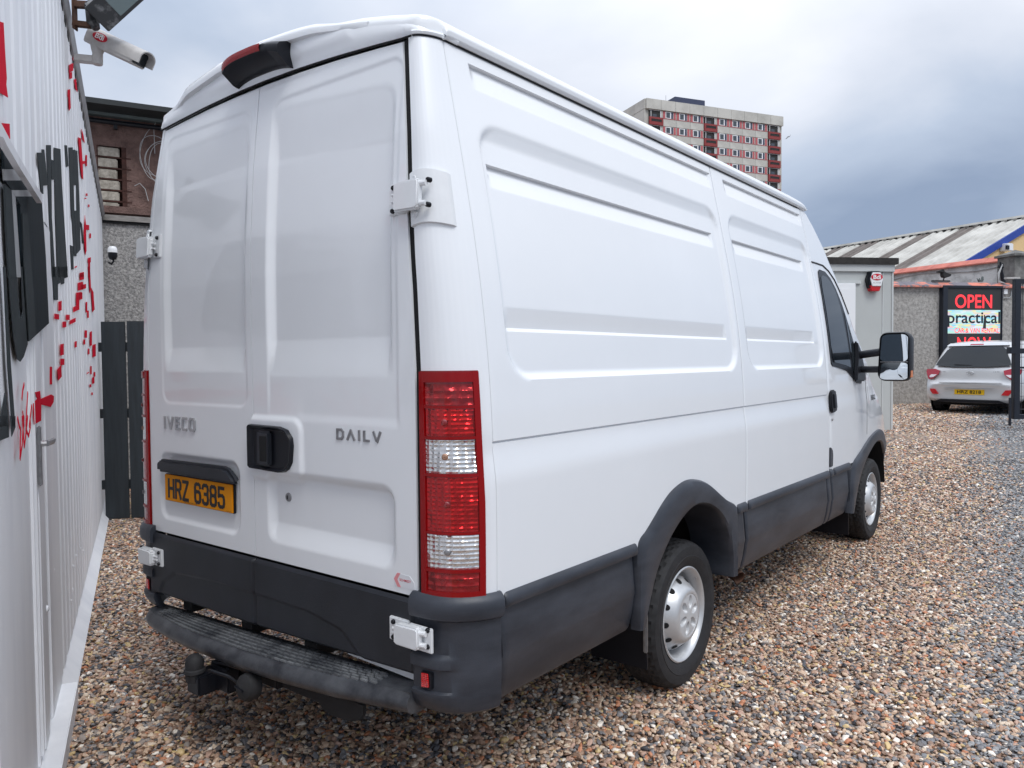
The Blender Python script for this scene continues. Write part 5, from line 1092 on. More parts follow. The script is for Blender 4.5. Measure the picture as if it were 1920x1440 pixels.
# numberplate light bar and plate
m = MB(); hb = [(-.728, 1.074), (-.728, 1.112), (-.712, 1.128), (-.23, 1.134), (-.195, 1.127), (-.158, 1.10), (-.138, 1.072)]
m.prism(hb, RP, -.005, .030); m.build('plate_light_bar', 'black_plastic', dL_, bevel=.012)
npl = MB(); npl.prism([(-.694, .953), (-.183, .953), (-.183, 1.064), (-.694, 1.064)], RP, .0, .010); npo = npl.build('number_plate', 'plate_yellow', dL_, bevel=.002)
m = MB(); m.prism([(-.696, .951), (-.181, .951), (-.181, 1.066), (-.696, 1.066)], RP, -.006, .006); m.build('plate_backing', 'satin_black', dL_, bevel=.002)
G = {'H': [[(0, 0), (0, 1)], [(1, 0), (1, 1)], [(0, .5), (1, .5)]], 'R': [[(0, 0), (0, 1), (.72, 1), (.95, .9), (1, .75), (.95, .58), (.72, .48), (0, .48)], [(.6, .48), (1, 0)]], 'Z': [[(0, 1), (1, 1), (0, 0), (1, 0)]],
     '6': [[(1, .80), (.92, .94), (.72, 1), (.28, 1), (.07, .93), (0, .78), (0, .22), (.07, .07), (.28, 0), (.72, 0), (.93, .07), (1, .22), (1, .38), (.93, .52), (.72, .58), (.28, .58), (0, .48)]],
     '3': [[(0, .82), (.08, .94), (.28, 1), (.72, 1), (.93, .93), (1, .78), (.93, .58), (.75, .52), (.35, .52)], [(.75, .52), (.93, .46), (1, .24), (.93, .07), (.72, 0), (.28, 0), (.08, .06), (0, .18)]],
     '8': [[(.28, .52), (.07, .60), (0, .76), (.07, .94), (.28, 1), (.72, 1), (.93, .94), (1, .76), (.93, .60), (.72, .52), (.28, .52), (.07, .45), (0, .24), (.07, .06), (.28, 0), (.72, 0), (.93, .06), (1, .24), (.93, .45), (.72, .52)]],
     '5': [[(.95, 1), (.08, 1), (.03, .55), (.25, .60), (.72, .60), (.93, .52), (1, .38), (1, .20), (.93, .07), (.72, 0), (.28, 0), (.08, .06), (0, .18)]]}
m = MB(); x = -.660; ch = .079; cw_ = .0385
for c_ in 'HRZ 6385':
    if c_ == ' ': x += .036; continue
    strokes(m, G[c_], RP, x, .9705, cw_, ch*.93, .0135, .0100, .0112); x += .0575
m.build('plate_text', 'ink_black', npo, sm=False)
m = MB(); add_text(m, 'MOTORSTORE LTD', RP, -.54, -.44, .957, .963, 0, .0105); add_text(m, 'BS AU145', RP, -.225, -.195, .956, .960, 0, .0105); m.build('plate_small_print', 'ink_black', npo, sm=False)
# chrome lettering
LT_ = {'I': [[(.5, 0), (.5, 1)]], 'V': [[(0, 1), (.5, 0), (1, 1)]], 'E': [[(1, 1), (0, 1), (0, 0), (1, 0)], [(0, .5), (.85, .5)]], 'C': [[(1, 1), (.2, 1), (0, .85), (0, .15), (.2, 0), (1, 0)]], 'O': [[(.2, 0), (.8, 0), (1, .18), (1, .82), (.8, 1), (.2, 1), (0, .82), (0, .18), (.2, 0)]],
       'D': [[(0, 0), (.7, 0), (1, .25), (1, .75), (.7, 1), (0, 1), (0, 0)]], 'A': [[(0, 0), (.5, 1), (1, 0)]], 'L': [[(0, 1), (0, 0), (1, 0)]], 'Y': [[(0, 1), (.42, .12)], [(1, 1), (.55, 0)]]}
def badge(word, x0, x1, z0, z1, wd, widths, dep):
    tot = sum(widths); gap = (x1-x0)*.26/(len(word)-1); sc_ = ((x1-x0)*.74)/tot; x = x0
    for c_, wf_ in zip(word, widths):
        m = MB(); w_ = wf_*sc_; fn = lambda a, b, d: (a, lean(b)+(rear_disp_L if x0 < 0 else rear_disp_R)(a, b)-d, b)
        strokes(m, LT_[c_], fn, x+wd/2, z0+wd/2, max(w_-wd, .001), z1-z0-wd, wd, .0, dep); m.build('badge_letter', 'chrome' if word == 'IVECO' else 'dull_metal', dL_ if x0 < 0 else dR_, sm=False); x += w_+gap
badge('IVECO', -.698, -.448, 1.256, 1.312, .0098, [.45, 1.1, .9, .95, 1.15], .009)
badge('DAILY', .438, .657, 1.275, 1.313, .0082, [1.05, 1.15, .35, .85, 1.1], .006)
m = MB(); m.prism([(.706, .832), (.716, .870), (.776, .868), (.796, .85), (.799, .826), (.71, .826)], RP, .002, .0032); so = m.build('sticker', 'sticker_white', dR_, sm=False)
m = MB(); m.prism([(.706, .850), (.722, .871), (.736, .871), (.722, .850), (.738, .827), (.722, .827)], RP, .0034, .0038); m.build('sticker_mark', 'sticker_red', so, sm=False)
m = MB(); add_text(m, 'SCHMIDT', RP, .732, .782, .847, .855, .01, .0038); m.build('sticker_text', 'paint_red', so, sm=False)
# ---- hinges
def hinge(s, zc, upper):
    hx0, hx1 = .715, .880; hh = .098 if upper else .074; z0 = zc-hh/2; z1 = zc+hh/2; rp = lambda a, b, d: (s*a, lean(b)-d, b); name = 'hinge'
    base = .002 if upper else .018
    m = MB(); m.prism([(hx0-.01, z0), (hx0+.075, z0), (hx0+.075, z1), (hx0-.01, z1)], rp, base-.004, base+.008)
    if not upper: m.prism([(hx0+.08, z0-.006), (hx1+.012, z0-.006), (hx1+.012, z1-.004), (hx0+.08, z1-.004)], rp, base+.0, base+.010)
    hg = m.build(name, 'van_white_b', van, bevel=.003)
    m = MB(); m.prism([(hx0+.035, z0+.008), (hx0+.045, z0+.002), (hx1-.030, z0+.001), (hx1-.022, z0+.012), (hx1-.022, z1-.012), (hx1-.030, z1-.004), (hx0+.045, z1-.006), (hx0+.035, z1-.014)], rp, base+.010, base+.036); m.build('hinge_arm', 'van_white_b', hg, bevel=.006)
    for (a, b) in ((hx0+.012, z0+.012), (hx0+.012, z1-.014), (hx1-.004, z0+.014), (hx1-.004, z1-.010)):
        m = MB(); c_ = rp(a, b, base+.006); m.lathe([(.001, .009), (.0065, .009), (.008, .006), (.008, -.006)], c_, (0, -1, 0), 14); m.build('bolt', 'satin_black', hg)
    for b in (z0+.018, z1-.020):
        m = MB(); m.tube([rp(hx1-.028, b, base+.022), rp(hx1-.004, b, base+.018)], .0085, 10); m.tube([rp(hx0+.015, (z0+z1)/2+(b-(z0+z1)/2)*.35, base+.016), rp(hx0+.045, (z0+z1)/2+(b-(z0+z1)/2)*.35, base+.018)], .005, 8); m.build('hinge_pin', 'van_white_b', hg)
    return hg
for s in (1, -1):
    hinge(s, 2.036, True); hinge(s, .700, False)
    # shield behind the upper hinge wraps round the corner
    m = MB()
    def sh(k_, v):
        e_ = .010*math.sin(math.pi*min(1, k_/9)); z = lerp(1.940-.0*k_, 2.108, v); b = (.010 if k_ < 1 else .010) * (1 if k_ < 8.6 else max(0, (9.2-k_)/.6)); zz = z + (.012*math.sin(k_/9*math.pi) if v > .5 else -.004*k_*0+.010*math.sin(k_/9*math.pi)); p = pil_pt(k_, zz, s, b if 0 < v < 1 else -.002); return p
    m.grid(sh, linsp(0.01, 9.2, 30), [0, .02, .06, .5, .94, .98, 1]); m.build('hinge_shield', 'van_white_b', van, ang=40)
    for zc_ in (2.088, 1.978):
        m = MB(); p = pil_pt(2.0, zc_, s, .010); m.lathe([(.001, .002), (.004, .002), (.0085, .003), (.010, 0)], p, (0, -1, 0), 14); m.build('screw', 'van_white_b', van)
# ---- tail lamps
def lamp(s):
    z1, z0 = 1.506, .812; H = z1-z0; K0, K1 = .15, 10.0
    lp = thing  # noqa
    def strip(name, k0, k1, f0, f1, o_out, mt, par, o_in=-.002, nk=14, nz_=8, zc=0.0):
        m = MB(); zt_, zb_ = z1-f0*H, z1-f1*H; ks = [k0]+linsp(k0, k1, nk)+[k1]; zz = [zt_]+linsp(zt_, zb_, nz_)+[zb_]
        def P(i, j):
            k_ = ks[i]; z = zz[j]; o = o_in if i in (0, len(ks)-1) or j in (0, len(zz)-1) else o_out; z += zc*(k_-k0)/(k1-k0)
            return pil_pt(k_, z, s, o)
        m.grid(P, list(range(len(ks))), list(range(len(zz)))); return m.build(name, mt, par, ang=35)
    body = strip('tail_lamp', K0, K1, 0, 1, .003, 'lamp_red_dark', van, -.004, 30, 20)
    # frame
    strip('lamp_frame', K0+.02, 1.75, .004, .996, .009, 'lamp_red', body); strip('lamp_frame', 9.2, K1-.02, .004, .996, .009, 'lamp_red', body)
    cells = [(.055, .148, 'lens_red_deep', .0), (.165, .282, 'lens_red', 0), (.300, .443, 'lens_clear', .010), (.462, .695, 'lens_red', .0), (.712, .858, 'lens_clear', .010), (.878, .955, 'lens_red_deep', .014)]
    edges = [(.006, .050), (.150, .163), (.284, .297), (.446, .459), (.698, .709), (.862, .875), (.958, .995)]
    for a, b in edges: strip('lamp_rib', 1.7, 9.3, a, b, .0086, 'lamp_red', body, zc=.0)
    for a, b, mt, zc in cells:
        ce = strip('lens', 1.85, 9.15, a, b, .0040, mt, body, .002, 24, 10)
        if mt == 'lens_clear' or mt == 'lens_red':
            m = MB(); f_ = (a+b)/2; p = Vector(pil_pt(5.1, z1-f_*H, s, .006)); nrm = Vector((s*.55, -.83, 0)).normalized(); m.lathe([(.001, .004), (.007, .003), (.010, 0)], p, nrm, 16); m.build('bulb', 'bulb_amber' if (mt == 'lens_clear' and a < .4) else ('lamp_red_dark' if mt == 'lens_red' else 'dull_metal'), ce)
    m = MB(); m.grid(lambda k_, v: pil_pt(k_, z0-.004-.004*v, s, .004+.006*(1-v)), linsp(K0, K1, 24), [0, 1]); m.build('lamp_gasket', 'van_white', van)
    return body
lamp(1); lamp(-1)
# ---- rear corner bumpers
def corner_bumper(s):
    prof = [(.829, -.010), (.829, .010), (.820, .022), (.806, .029), (.775, .031), (.758, .026), (.748, .008), (.743, .005), (.70, .006), (.648, .008), (.640, .020), (.632, .024), (.606, .023), (.600, .012), (.594, .010), (.534, .010), (.528, .020), (.518, .021), (.495, .014), (.470, -.002), (.457, -.02), (.453, -.06)]
    ks = [-.8, -.79] + linsp(-.6, 12.0, 44) + [12.02]
    m = MB()
    def P(i, j):
        k_ = ks[i]; z, o = prof[j]
        if k_ < 0:
            p = pil_pt(0.01, z, s, o); x = abs(p[0])+k_*.045; y = p[1] + (.03 if k_ == -.8 else 0); return (s*x, y, z + (.0 if True else 0))
        kk = min(k_, 11.99); z2 = z + (0 if z < .7 else -.0)
        if .49 < z < .755: o = lerp(o, .009 if z > .55 else .006, sst(k_, 3.5, 7.0))
        p = pil_pt(kk, max(z2, .30), s, o); 
        # the bulged lower feature fades along the flank
        return (p[0] - (s*.02 if k_ > 12 else 0), p[1]+ .012*(k_/12), z2)
    m.grid(P, list(range(len(ks))), list(range(len(prof)))); b = m.build('corner_bumper', 'grey_plastic', van, ang=35)
    m = MB(); m.prism([(.832, .535), (.876, .540), (.876, .592), (.832, .590)], lambda a, b_, d: (s*a, .0-d+(a-.832)*.12, b_), .006, .017); ro = m.build('reflector', 'satin_black', b, bevel=.003)
    m = MB(); m.prism([(.837, .542), (.866, .546), (.863, .587), (.837, .586)], lambda a, b_, d: (s*a, .0-d+(a-.832)*.12, b_), .0172, .021); m.build('reflector_lens', 'lens_hatch', ro, bevel=.001)
    return b
corner_bumper(1); corner_bumper(-1)
# ---- flank cladding
CP = [(0, -.012), (.003, .004), (.012, .018), (.024, .024), (.040, .026), (.050, .022), (.056, .004), (.062, -.002), (.12, .003), (.20, .010), (.215, .006), (.28, -.004), (.335, -.018), (.352, -.030), (.356, -.08)]
def clad(y0, y1, s=1, name='sill_cladding', ztop=None, zlow=None):
    ys_ = [y0, y0+.001, y0+.006, y0+.014] + linsp(y0+.03, y1-.03, max(4, int((y1-y0)/.05))) + [y1-.014, y1-.006, y1-.001, y1]; m = MB()
    def P(i, j):
        y = ys_[int(i)]; zt_ = ztop(y) if ztop else .824-.0106*(y-.15); zb_ = zlow(y) if zlow else .462-.017*(y-.15); f_ = CP[int(j)]; z = zt_-f_[0]*(zt_-zb_)/.356
        e_ = min(y-y0, y1-y); o = f_[1] - (.03 if e_ < .0005 else .007 if e_ < .003 else .002 if e_ < .008 else 0)
        return (s*(1.0+o-taper(y)), y, z)
    m.grid(P, list(range(len(ys_))), list(range(len(CP)))); return m.build(name, 'grey_plastic', van, ang=35)
for s in (1, -1):
    clad(.172, 1.012, s)
clad(2.205, 3.665); clad(2.060, 2.185, 1); clad(3.685, 3.765, 1); clad(3.785, 4.20, 1); clad(2.06, 4.2, -1)
def flare(O, I, s=1):
    n_min = min(len(O), len(I))
    def resamp(P, cnt):
        P = [Vector((a, b)) for a, b in P]; Q = []
        for i in range(len(P)-1):
            p0, p1, p2, p3 = P[max(i-1, 0)], P[i], P[i+1], P[min(i+2, len(P)-1)]
            for t in (0, .25, .5, .75): Q.append(.5*((2*p1)+(p2-p0)*t+(2*p0-5*p1+4*p2-p3)*t*t+(3*p1-p0-3*p2+p3)*t**3))
        return [tuple(v) for v in Q+[P[-1]]]
    O = resamp(O, 0); I = resamp(I, 0); m = MB(); n = len(O); N_ = n
    xs_o = [p[0] for p in O]; 
    def sm_(P, t): i = min(int(t), n-2); f_ = t-i; return lerp(P[i][0], P[i+1][0], f_), lerp(P[i][1], P[i+1][1], f_)
    prof = [(0, -.02), (.02, .010), (.10, .022), (.30, .028), (.65, .024), (.90, .022), (.97, .014), (1.0, -.004), (1.0, -.05), (1.0, -.20)]
    def P(t, j):
        a = sm_(O, t); b = sm_(I, t); f_, o = prof[int(j)]; y = lerp(a[0], b[0], f_); z = lerp(a[1], b[1], f_); return (s*(1.0+o-taper(y)), y, z)
    m.grid(P, linsp(0, n-1, N_), list(range(len(prof)))); return m.build('wheel_arch_flare', 'grey_plastic', van, ang=35)
O1 = [(1.022, .452), (1.022, .58), (1.022, .70), (1.024, .790), (1.045, .822), (1.09, .843), (1.157, .885), (1.24, .938), (1.328, .978), (1.45, 1.002), (1.57, .992), (1.70, .955), (1.84, .885), (1.93, .842), (2.03, .806), (2.047, .78), (2.048, .70), (2.048, .58), (2.048, .446)]
I1 = [(1.075, .452), (1.105, .52), (1.14, .575), (1.175, .63), (1.21, .675), (1.25, .715), (1.30, .757), (1.36, .797), (1.43, .832), (1.52, .862), (1.60, .867), (1.70, .850), (1.79, .815), (1.865, .765), (1.92, .705), (1.955, .65), (1.975, .59), (1.985, .53), (1.985, .446)]
flare(O1, I1, 1); flare(O1, I1, -1)
O2 = [(4.205, .40), (4.215, .50), (4.22, .60), (4.24, .70), (4.30, .765), (4.42, .80), (4.55, .83), (4.70, .868), (4.90, .905), (5.15, .925), (5.40, .922), (5.65, .89), (5.85, .83), (6.05, .74)]
I2 = [(4.30, .385), (4.35, .45), (4.40, .51), (4.46, .57), (4.54, .635), (4.63, .69), (4.73, .735), (4.85, .772), (5.0, .805), (5.18, .825), (5.38, .82), (5.58, .785), (5.75, .73), (5.90, .65)]
flare(O2, I2, 1)
# ---- wheel wells, underbody, axle, exhaust, mudflaps
m = MB()
for (yc, R_) in ((1.60, .47), (5.20, .50)):
    for s in (1, -1):
        m.grid(lambda a, j: [(s*.93, yc+R_*math.cos(a), .42+R_*max(0, math.sin(a))), (s*.50, yc+R_*math.cos(a), .42+R_*max(0, math.sin(a))), (s*.50, yc, .42)][int(j)], linsp(0, math.pi, 24), [0, 1, 2])
m.build('wheel_wells', 'gap_black', van)
m = MB(); m.box((0, 3.0, .62), (1.10, 5.2, .16)); m.box((.45, 3.0, .47), (.09, 5.0, .14)); m.box((-.45, 3.0, .47), (.09, 5.0, .14)); m.box((0, .30, .70), (1.62, .4, .10)); m.box((0, 3.3, .66), (1.86, 1.9, .22)); m.box((0, .62, .66), (1.86, .6, .20)); m.build('chassis', 'underbody', van, sm=False)
m = MB(); m.tube([(-.85, 1.63, .335), (.85, 1.63, .335)], .055, 12); m.lathe([(.001, -.12), (.12, -.06), (.14, 0), (.12, .06), (.001, .12)], (0, 1.63, .34), (0, 1, 0), 20); m.tube([(-.8, 5.2, .33), (.8, 5.2, .33)], .05, 10); m.build('axles', 'underbody', van)
m = MB(); m.lathe([(.030, .0), (.034, .002), (.034, -.16), (.028, -.16), (.030, .0)], (.955, 2.235, .375), (.80, -.35, -.30), 20); m.build('exhaust_pipe', 'rust', van)
for (yy, x0, x1, z0, z1) in ((1.165, .70, .975, .235, .52), (4.60-.32, .72, .985, .22, .50)):
    m = MB(); m.box(((x0+x1)/2, yy, (z0+z1)/2), (x1-x0, .012, z1-z0), Matrix.Rotation(.06, 3, 'X')); m.build('mudflap', 'satin_black', van, bevel=.003)
m = MB(); m.box((.978, 1.150, .415), (.02, .014, .20)); m.build('flap_bracket', 'dull_metal', van, bevel=.005)
m = MB(); m.lathe([(.001, .004), (.008, .003), (.009, 0)], (.955, 1.155, .485), (0, -1, 0), 12); m.build('flap_bolt', 'dull_metal', van)
# ---- rear step
SO = lambda x: interp(x, [-.84, -.80, -.70, -.55, -.35, 0, .25, .5, .66, .74, .80], [-.030, -.045, -.066, -.088, -.107, -.117, -.110, -.088, -.060, -.045, -.038])
m = MB()
def stp(x, j):
    o = SO(x); prof = [(.075, .455), (.055, .488), (.045, .496), (.030, .495), (o*.35+.01, .492), (o*.72, .487), (o+.012, .478), (o, .464), (o-.004, .448), (o+.002, .430), (o+.016, .418), (o+.05, .412), (.04, .414)]
    y, z = prof[int(j)]; dz = interp(abs(x), [0, .8], [0, -.02])*0 + .0; e_ = sst(abs(x+.02), .70, .81); return (x, y, z+.030*x/.8)
sxs = linsp(-.842, .797, 100)
m.grid(stp, sxs, list(range(13))); m.add([stp(sxs[0], j) for j in range(13)], [tuple(range(13))]); m.add([stp(sxs[-1], j) for j in range(13)], [tuple(range(13))]); stepo = m.build('rear_step', 'step_plastic', van, ang=45)
m = MB()      # anti-slip pads
for r_ in range(6):
    x = -.72 + (r_ % 2)*.012
    while x < .66:
        o = SO(x); y = lerp(.024, o+.020, (r_+.5)/6); zz = interp(y, [o+.012, o*.75, o*.35+.01, .03], [.478, .487, .492, .495])
        m.box((x, y, zz+.002+.030*x/.8), (.030, .0085, .006)); x += .0375
tp = m.build('tread_pads', 'tread_worn', stepo, sm=False); tp['kind'] = 'stuff'
m = MB()
for x in (-.62, -.18, .22, .62): m.box((x, .10, .50), (.07, .12, .05))
m.box((0, .17, .56), (1.6, .05, .06)); m.build('step_brackets', 'underbody', van, sm=False)
m = MB(); m.prism([(.44, .535), (.79, .525), (.79, .545), (.42, .556)], lambda a, b, d: (a, .05-d, b), 0, .02); m.prism([(-.80, .515), (-.62, .525), (-.62, .54), (-.80, .53)], lambda a, b, d: (a, .05-d, b), 0, .02); m.build('sill_edge', 'van_white', van, sm=False)
# ---- tow bar
m = MB(); m.lathe([(.001, .062), (.018, .058), (.030, .045), (.034, .028), (.033, .008), (.038, .004), (.040, -.006), (.034, -.012), (.032, -.04)], (-.235, -.150, .375), (0, 0, 1), 24); m.build('tow_ball_cover', 'rubber', van)
m = MB(); m.box((-.225, -.115, .325), (.085, .10, .075)); m.box((-.16, -.07, .345), (.12, .05, .10)); m.tube([(-.235, -.15, .34), (-.22, -.08, .31), (-.10, -.02, .34)], .028, 12); m.build('tow_hook', 'satin_black', van, bevel=.006)
m = MB(); m.tube([(-.30, .06, .40), (.55, .06, .40)], .03, 10); m.box((.20, .01, .375), (.40, .05, .045)); m.box((-.05, -.02, .375), (.34, .03, .05)); m.build('tow_beam', 'underbody', van, bevel=.004)
m = MB(); m.prism([(.36, .375), (.39, .352), (.44, .345), (.52, .352), (.58, .372), (.60, .395), (.60, .43), (.36, .43)], lambda a, b, d: (a, -.03-d, b), 0, .012); m.build('tow_plate', 'underbody', van, bevel=.004)
m = MB(); m.lathe([(.001, .034), (.026, .031), (.044, .018), (.049, .002), (.046, -.03)], (.055, -.112, .372), (0, -.95, .18), 28); so_ = m.build('trailer_socket', 'rubber', van); m = MB(); m.bar((.030, -.147, .38), (.08, -.147, .372), .008, .008); m.build('socket_lid_rib', 'satin_black', so_, bevel=.002)
m = MB(); m.tube([(-.17, -.13, .38), (-.12, -.15, .40), (-.05, -.12, .385), (-.02, -.10, .36)], .006, 8); m.tube([(-.19, -.10, .40), (-.10, -.09, .41), (.02, -.06, .40)], .009, 8); m.build('socket_cable', 'cable_grey' if False else 'satin_black', van)
# ---- high level brake lamp
bl = [(-.185, 2.600), (-.165, 2.665), (-.10, 2.688), (.03, 2.692), (.12, 2.676), (.145, 2.640), (.150, 2.600), (.10, 2.590), (-.12, 2.588)]
m = MB()
def brk(x, j): 
    e_ = 1-abs((x+.015)/.175)**4*.55; pr_ = [(.06, 2.606), (.040, 2.608), (.028, 2.612), (-.032*e_, 2.645), (-.036*e_, 2.654), (-.032*e_, 2.670), (-.01*e_, 2.684), (.05, 2.704)]; y, z = pr_[int(j)]; return (x, y, z - .018*(abs((x+.015)/.175)**3))
bxs = [-.181]+linsp(-.180, .160, 30)+[.161]
m.grid(brk, bxs, list(range(8))); m.add([brk(bxs[0], j) for j in range(8)], [tuple(range(8))]); m.add([brk(bxs[-1], j) for j in range(8)], [tuple(range(8))]); bro = m.build('high_brake_lamp', 'satin_black', van, ang=40)
m = MB()
m.grid(lambda x, j: tuple(Vector(brk(x, [3.0, 4, 5, 6][int(j)])) + Vector((0, -.0035, .003 if j > 0 else .001))), linsp(-.170, .085, 24), [0, 1, 2, 3]); m.build('brake_lens', 'lamp_red', bro)
m = MB(); m.lathe([(.001, .001), (.008, .001)], tuple(Vector((.128, -.012, 2.642))), (.3, -.9, .2), 12); m.build('lamp_screw', 'gap_black', bro)
# ---- cab (right flank shown), windscreen, bonnet
FZ = [(2.600, 3.69), (2.60, 3.79), (2.577, 3.831), (2.451, 4.017), (2.327, 4.154), (2.221, 4.232), (2.114, 4.337), (1.929, 4.465), (1.755, 4.60), (1.546, 4.883), (1.45, 5.02), (1.315, 5.214), (1.175, 5.535), (1.003, 5.878), (.846, 6.10), (.70, 6.18), (.40, 6.20)]
fz_z = [p[0] for p in FZ][::-1]; fz_y = [p[1] for p in FZ][::-1]
def yfront(z): return interp(z, fz_z, fz_y)
def cab_x(y, z): 
    e_ = yfront(z)-y; rd = .10; inn = rd*(1-math.sqrt(max(0, 1-(max(0, rd-e_)/rd)**2)))*.55 if e_ < rd else 0
    x = Wz(min(z, 2.56))-taper(y)-inn
    if z < 1.45: x -= .012*sst(y, 4.75, 5.0)*sst(z, 1.0, 1.25)
    if z < 1.284: x += .006*sst(1.284-z, 0, .12)
    x += .010*(1-sst(abs(z-(1.30-.0*y)), 0, .05))*0
    return x
def cabgrid(name, y0f, y1f, z0f, z1, nz_, s=1, nu=60):
    m = MB(); zl = linsp(0, 1, nz_); ul = linsp(0, 1, nu)
    def P(u, v):
        y = None; z = v
        return None
    vs = []
    for v in zl:
        for u in ul:
            z = lerp(0.74, z1, v); ya = y0f(z); yb_ = y1f(z); y = lerp(ya, yb_, u); ct = clad_top(y)-.02
            if z < ct: z = ct
            inn = .010 if u == 0 else 0
            vs.append((s*(cab_x(y, z)-inn), y, z))
    n_ = len(ul); m.add(vs, [(i*n_+j, i*n_+j+1, (i+1)*n_+j+1, (i+1)*n_+j) for i in range(nz_-1) for j in range(n_-1)])
    return m.build(name, 'van_white', van, ang=40)
cabgrid('cab_side', lambda z: 3.6935, yfront, None, 2.575, 150)
cabgrid('cab_side', lambda z: 4.9, yfront, None, 2.575, 40, -1, 20)
# forward surfaces between both flanks
m = MB()
zf_ = [2.60, 2.577, 2.52, 2.451, 2.39, 2.327, 2.27, 2.221]
m.grid(lambda z, t: ((cab_x(yfront(z), z))*t, yfront(z)+.14*(1-t*t), z+.05*(1-t*t)), zf_, linsp(-1, 1, 25)); m.build('roof_front', 'van_white', van)
m = MB(); m.grid(lambda z, t: ((cab_x(yfront(z), z))*t, yfront(z)+.20*(1-t*t), z+.03), linsp(2.20, 1.42, 14), linsp(-1, 1, 25)); m.build('windscreen', 'dark_glass', van)
m = MB(); m.grid(lambda z, t: ((cab_x(yfront(z), z))*t, yfront(z)+.16*(1-t*t), z), linsp(1.44, .70, 22), linsp(-1, 1, 25)); m.build('bonnet', 'van_white', van)
m = MB()
m.grid(lambda z, t: (.86*t, 6.10+.16*(1-t**4) - (.10 if abs(t) == 1 else 0) - (.03 if z < .42 else 0), z), [.40, .44, .6, .72], [-1, -.96, -.8, -.4, 0, .4, .8, .96, 1]); m.build('front_bumper', 'grey_plastic', van)
m = MB(); m.grid(lambda z, t: (cab_x(min(t, 6.1), z)+.0-.05*sst(.6-z, 0, .2), t, z), linsp(.42, .70, 8), linsp(5.93, 6.10, 8)); m.build('bumper_corner', 'grey_plastic', van)
# door seams
gy = lambda y, z, o=.002: (cab_x(y, z)+o, y, z)
m = MB(); m.tube([gy(3.705, 2.185), gy(3.80, 2.186), gy(3.96, 2.184), gy(4.08, 2.155), gy(4.19, 2.10), gy(4.30, 2.0), gy(4.42, 1.86)], .0055, 6); m.build('door_top_seal', 'satin_black', van)
m = MB(); m.tube([gy(4.77, z, -.001) for z in linsp(1.36, .93, 10)], .003, 5); m.build('door_seam', 'gap_black', van)
# door window: seal, glass, quarter glass and divider bar follow the flank
GW = [(3.800, 1.60), (3.798, 1.85), (3.806, 2.05), (3.822, 2.108), (3.86, 2.126), (3.98, 2.122), (4.08, 2.085), (4.17, 2.015), (4.25, 1.92), (4.36, 1.75), (4.47, 1.585), (4.58, 1.43), (4.60, 1.38), (4.56, 1.352), (4.44, 1.358), (4.30, 1.405), (4.16, 1.455), (3.98, 1.475), (3.83, 1.490), (3.806, 1.51)]
def poly_surf(name, poly, mt, o_out, par=van, k_=3, o_in=-.01):
    m = MB(); ring = []
    n = len(poly)
    for i in range(n):
        (a, b), (c, d) = poly[i], poly[(i+1) % n]
        for t in linsp(0, 1, k_+1)[:-1]: ring.append((lerp(a, c, t), lerp(b, d, t)))
    N_ = len(ring); cy = sum(p[0] for p in ring)/N_; cz_ = sum(p[1] for p in ring)/N_; lv = [1, .8, .6, .4, .2]; vs = [gy(y, z, o_in) for y, z in ring]
    for f_ in lv: vs += [gy(lerp(cy, y, f_), lerp(cz_, z, f_), o_out) for y, z in ring]
    vs.append(gy(cy, cz_, o_out)); fs = []
    for r_ in range(len(lv)): fs += [(r_*N_+i, r_*N_+(i+1) % N_, (r_+1)*N_+(i+1) % N_, (r_+1)*N_+i) for i in range(N_)]
    fs += [(len(lv)*N_+i, len(lv)*N_+(i+1) % N_, len(vs)-1) for i in range(N_)]; m.add(vs, fs); return m.build(name, mt, par, ang=50)
cy = 4.08; cz_ = 1.74
sealp = poly_surf('window_seal', [(cy+(y-cy)*1.045, cz_+(z-cz_)*1.05) for y, z in GW], 'satin_black', .006)
poly_surf('door_glass', [(3.815, 1.53), (3.815, 2.02), (3.835, 2.09), (3.88, 2.108), (3.97, 2.104), (4.06, 2.07), (4.135, 2.01), (4.19, 1.90), (4.245, 1.66), (4.275, 1.46), (4.14, 1.478), (3.98, 1.492), (3.84, 1.503)], 'dark_glass', .009, sealp)
poly_surf('quarter_glass', [(4.27, 1.86), (4.31, 1.78), (4.42, 1.60), (4.53, 1.44), (4.54, 1.39), (4.44, 1.385), (4.34, 1.43), (4.30, 1.62)], 'dark_glass', .009, sealp)
# door handle, key, vent trim, side badge
m = MB(); m.prism([(3.705, 1.160), (3.80, 1.165), (3.815, 1.18), (3.815, 1.30), (3.80, 1.315), (3.72, 1.313), (3.700, 1.28), (3.695, 1.20)], lambda a, b, d: gy(a, b, d), -.002, .020); hd_ = m.build('side_door_handle', 'satin_black', van, bevel=.008)
m = MB(); m.prism([(3.735, 1.19), (3.785, 1.19), (3.785, 1.29), (3.735, 1.29)], lambda a, b, d: gy(a, b, d), .020, .030); m.build('handle_paddle', 'black_plastic', hd_, bevel=.006)
m = MB(); m.lathe([(.001, .005), (.009, .005), (.011, 0)], gy(3.745, 1.115), (1, 0, 0), 18); m.build('door_lock', 'dull_metal', van)
m = MB(); m.prism([(3.694, .795), (3.762, .795), (3.765, .87), (3.755, .905), (3.725, .925), (3.694, .93)], lambda a, b, d: gy(a, b, d), -.002, .006); m.build('vent_trim', 'grey_plastic', van, bevel=.003)
m = MB(); add_text(m, '35S12', lambda a, b, d: gy(a, b, d), 5.02, 5.24, 1.185, 1.225, .03, .003); m.build('side_badge', 'satin_black', van, sm=False)
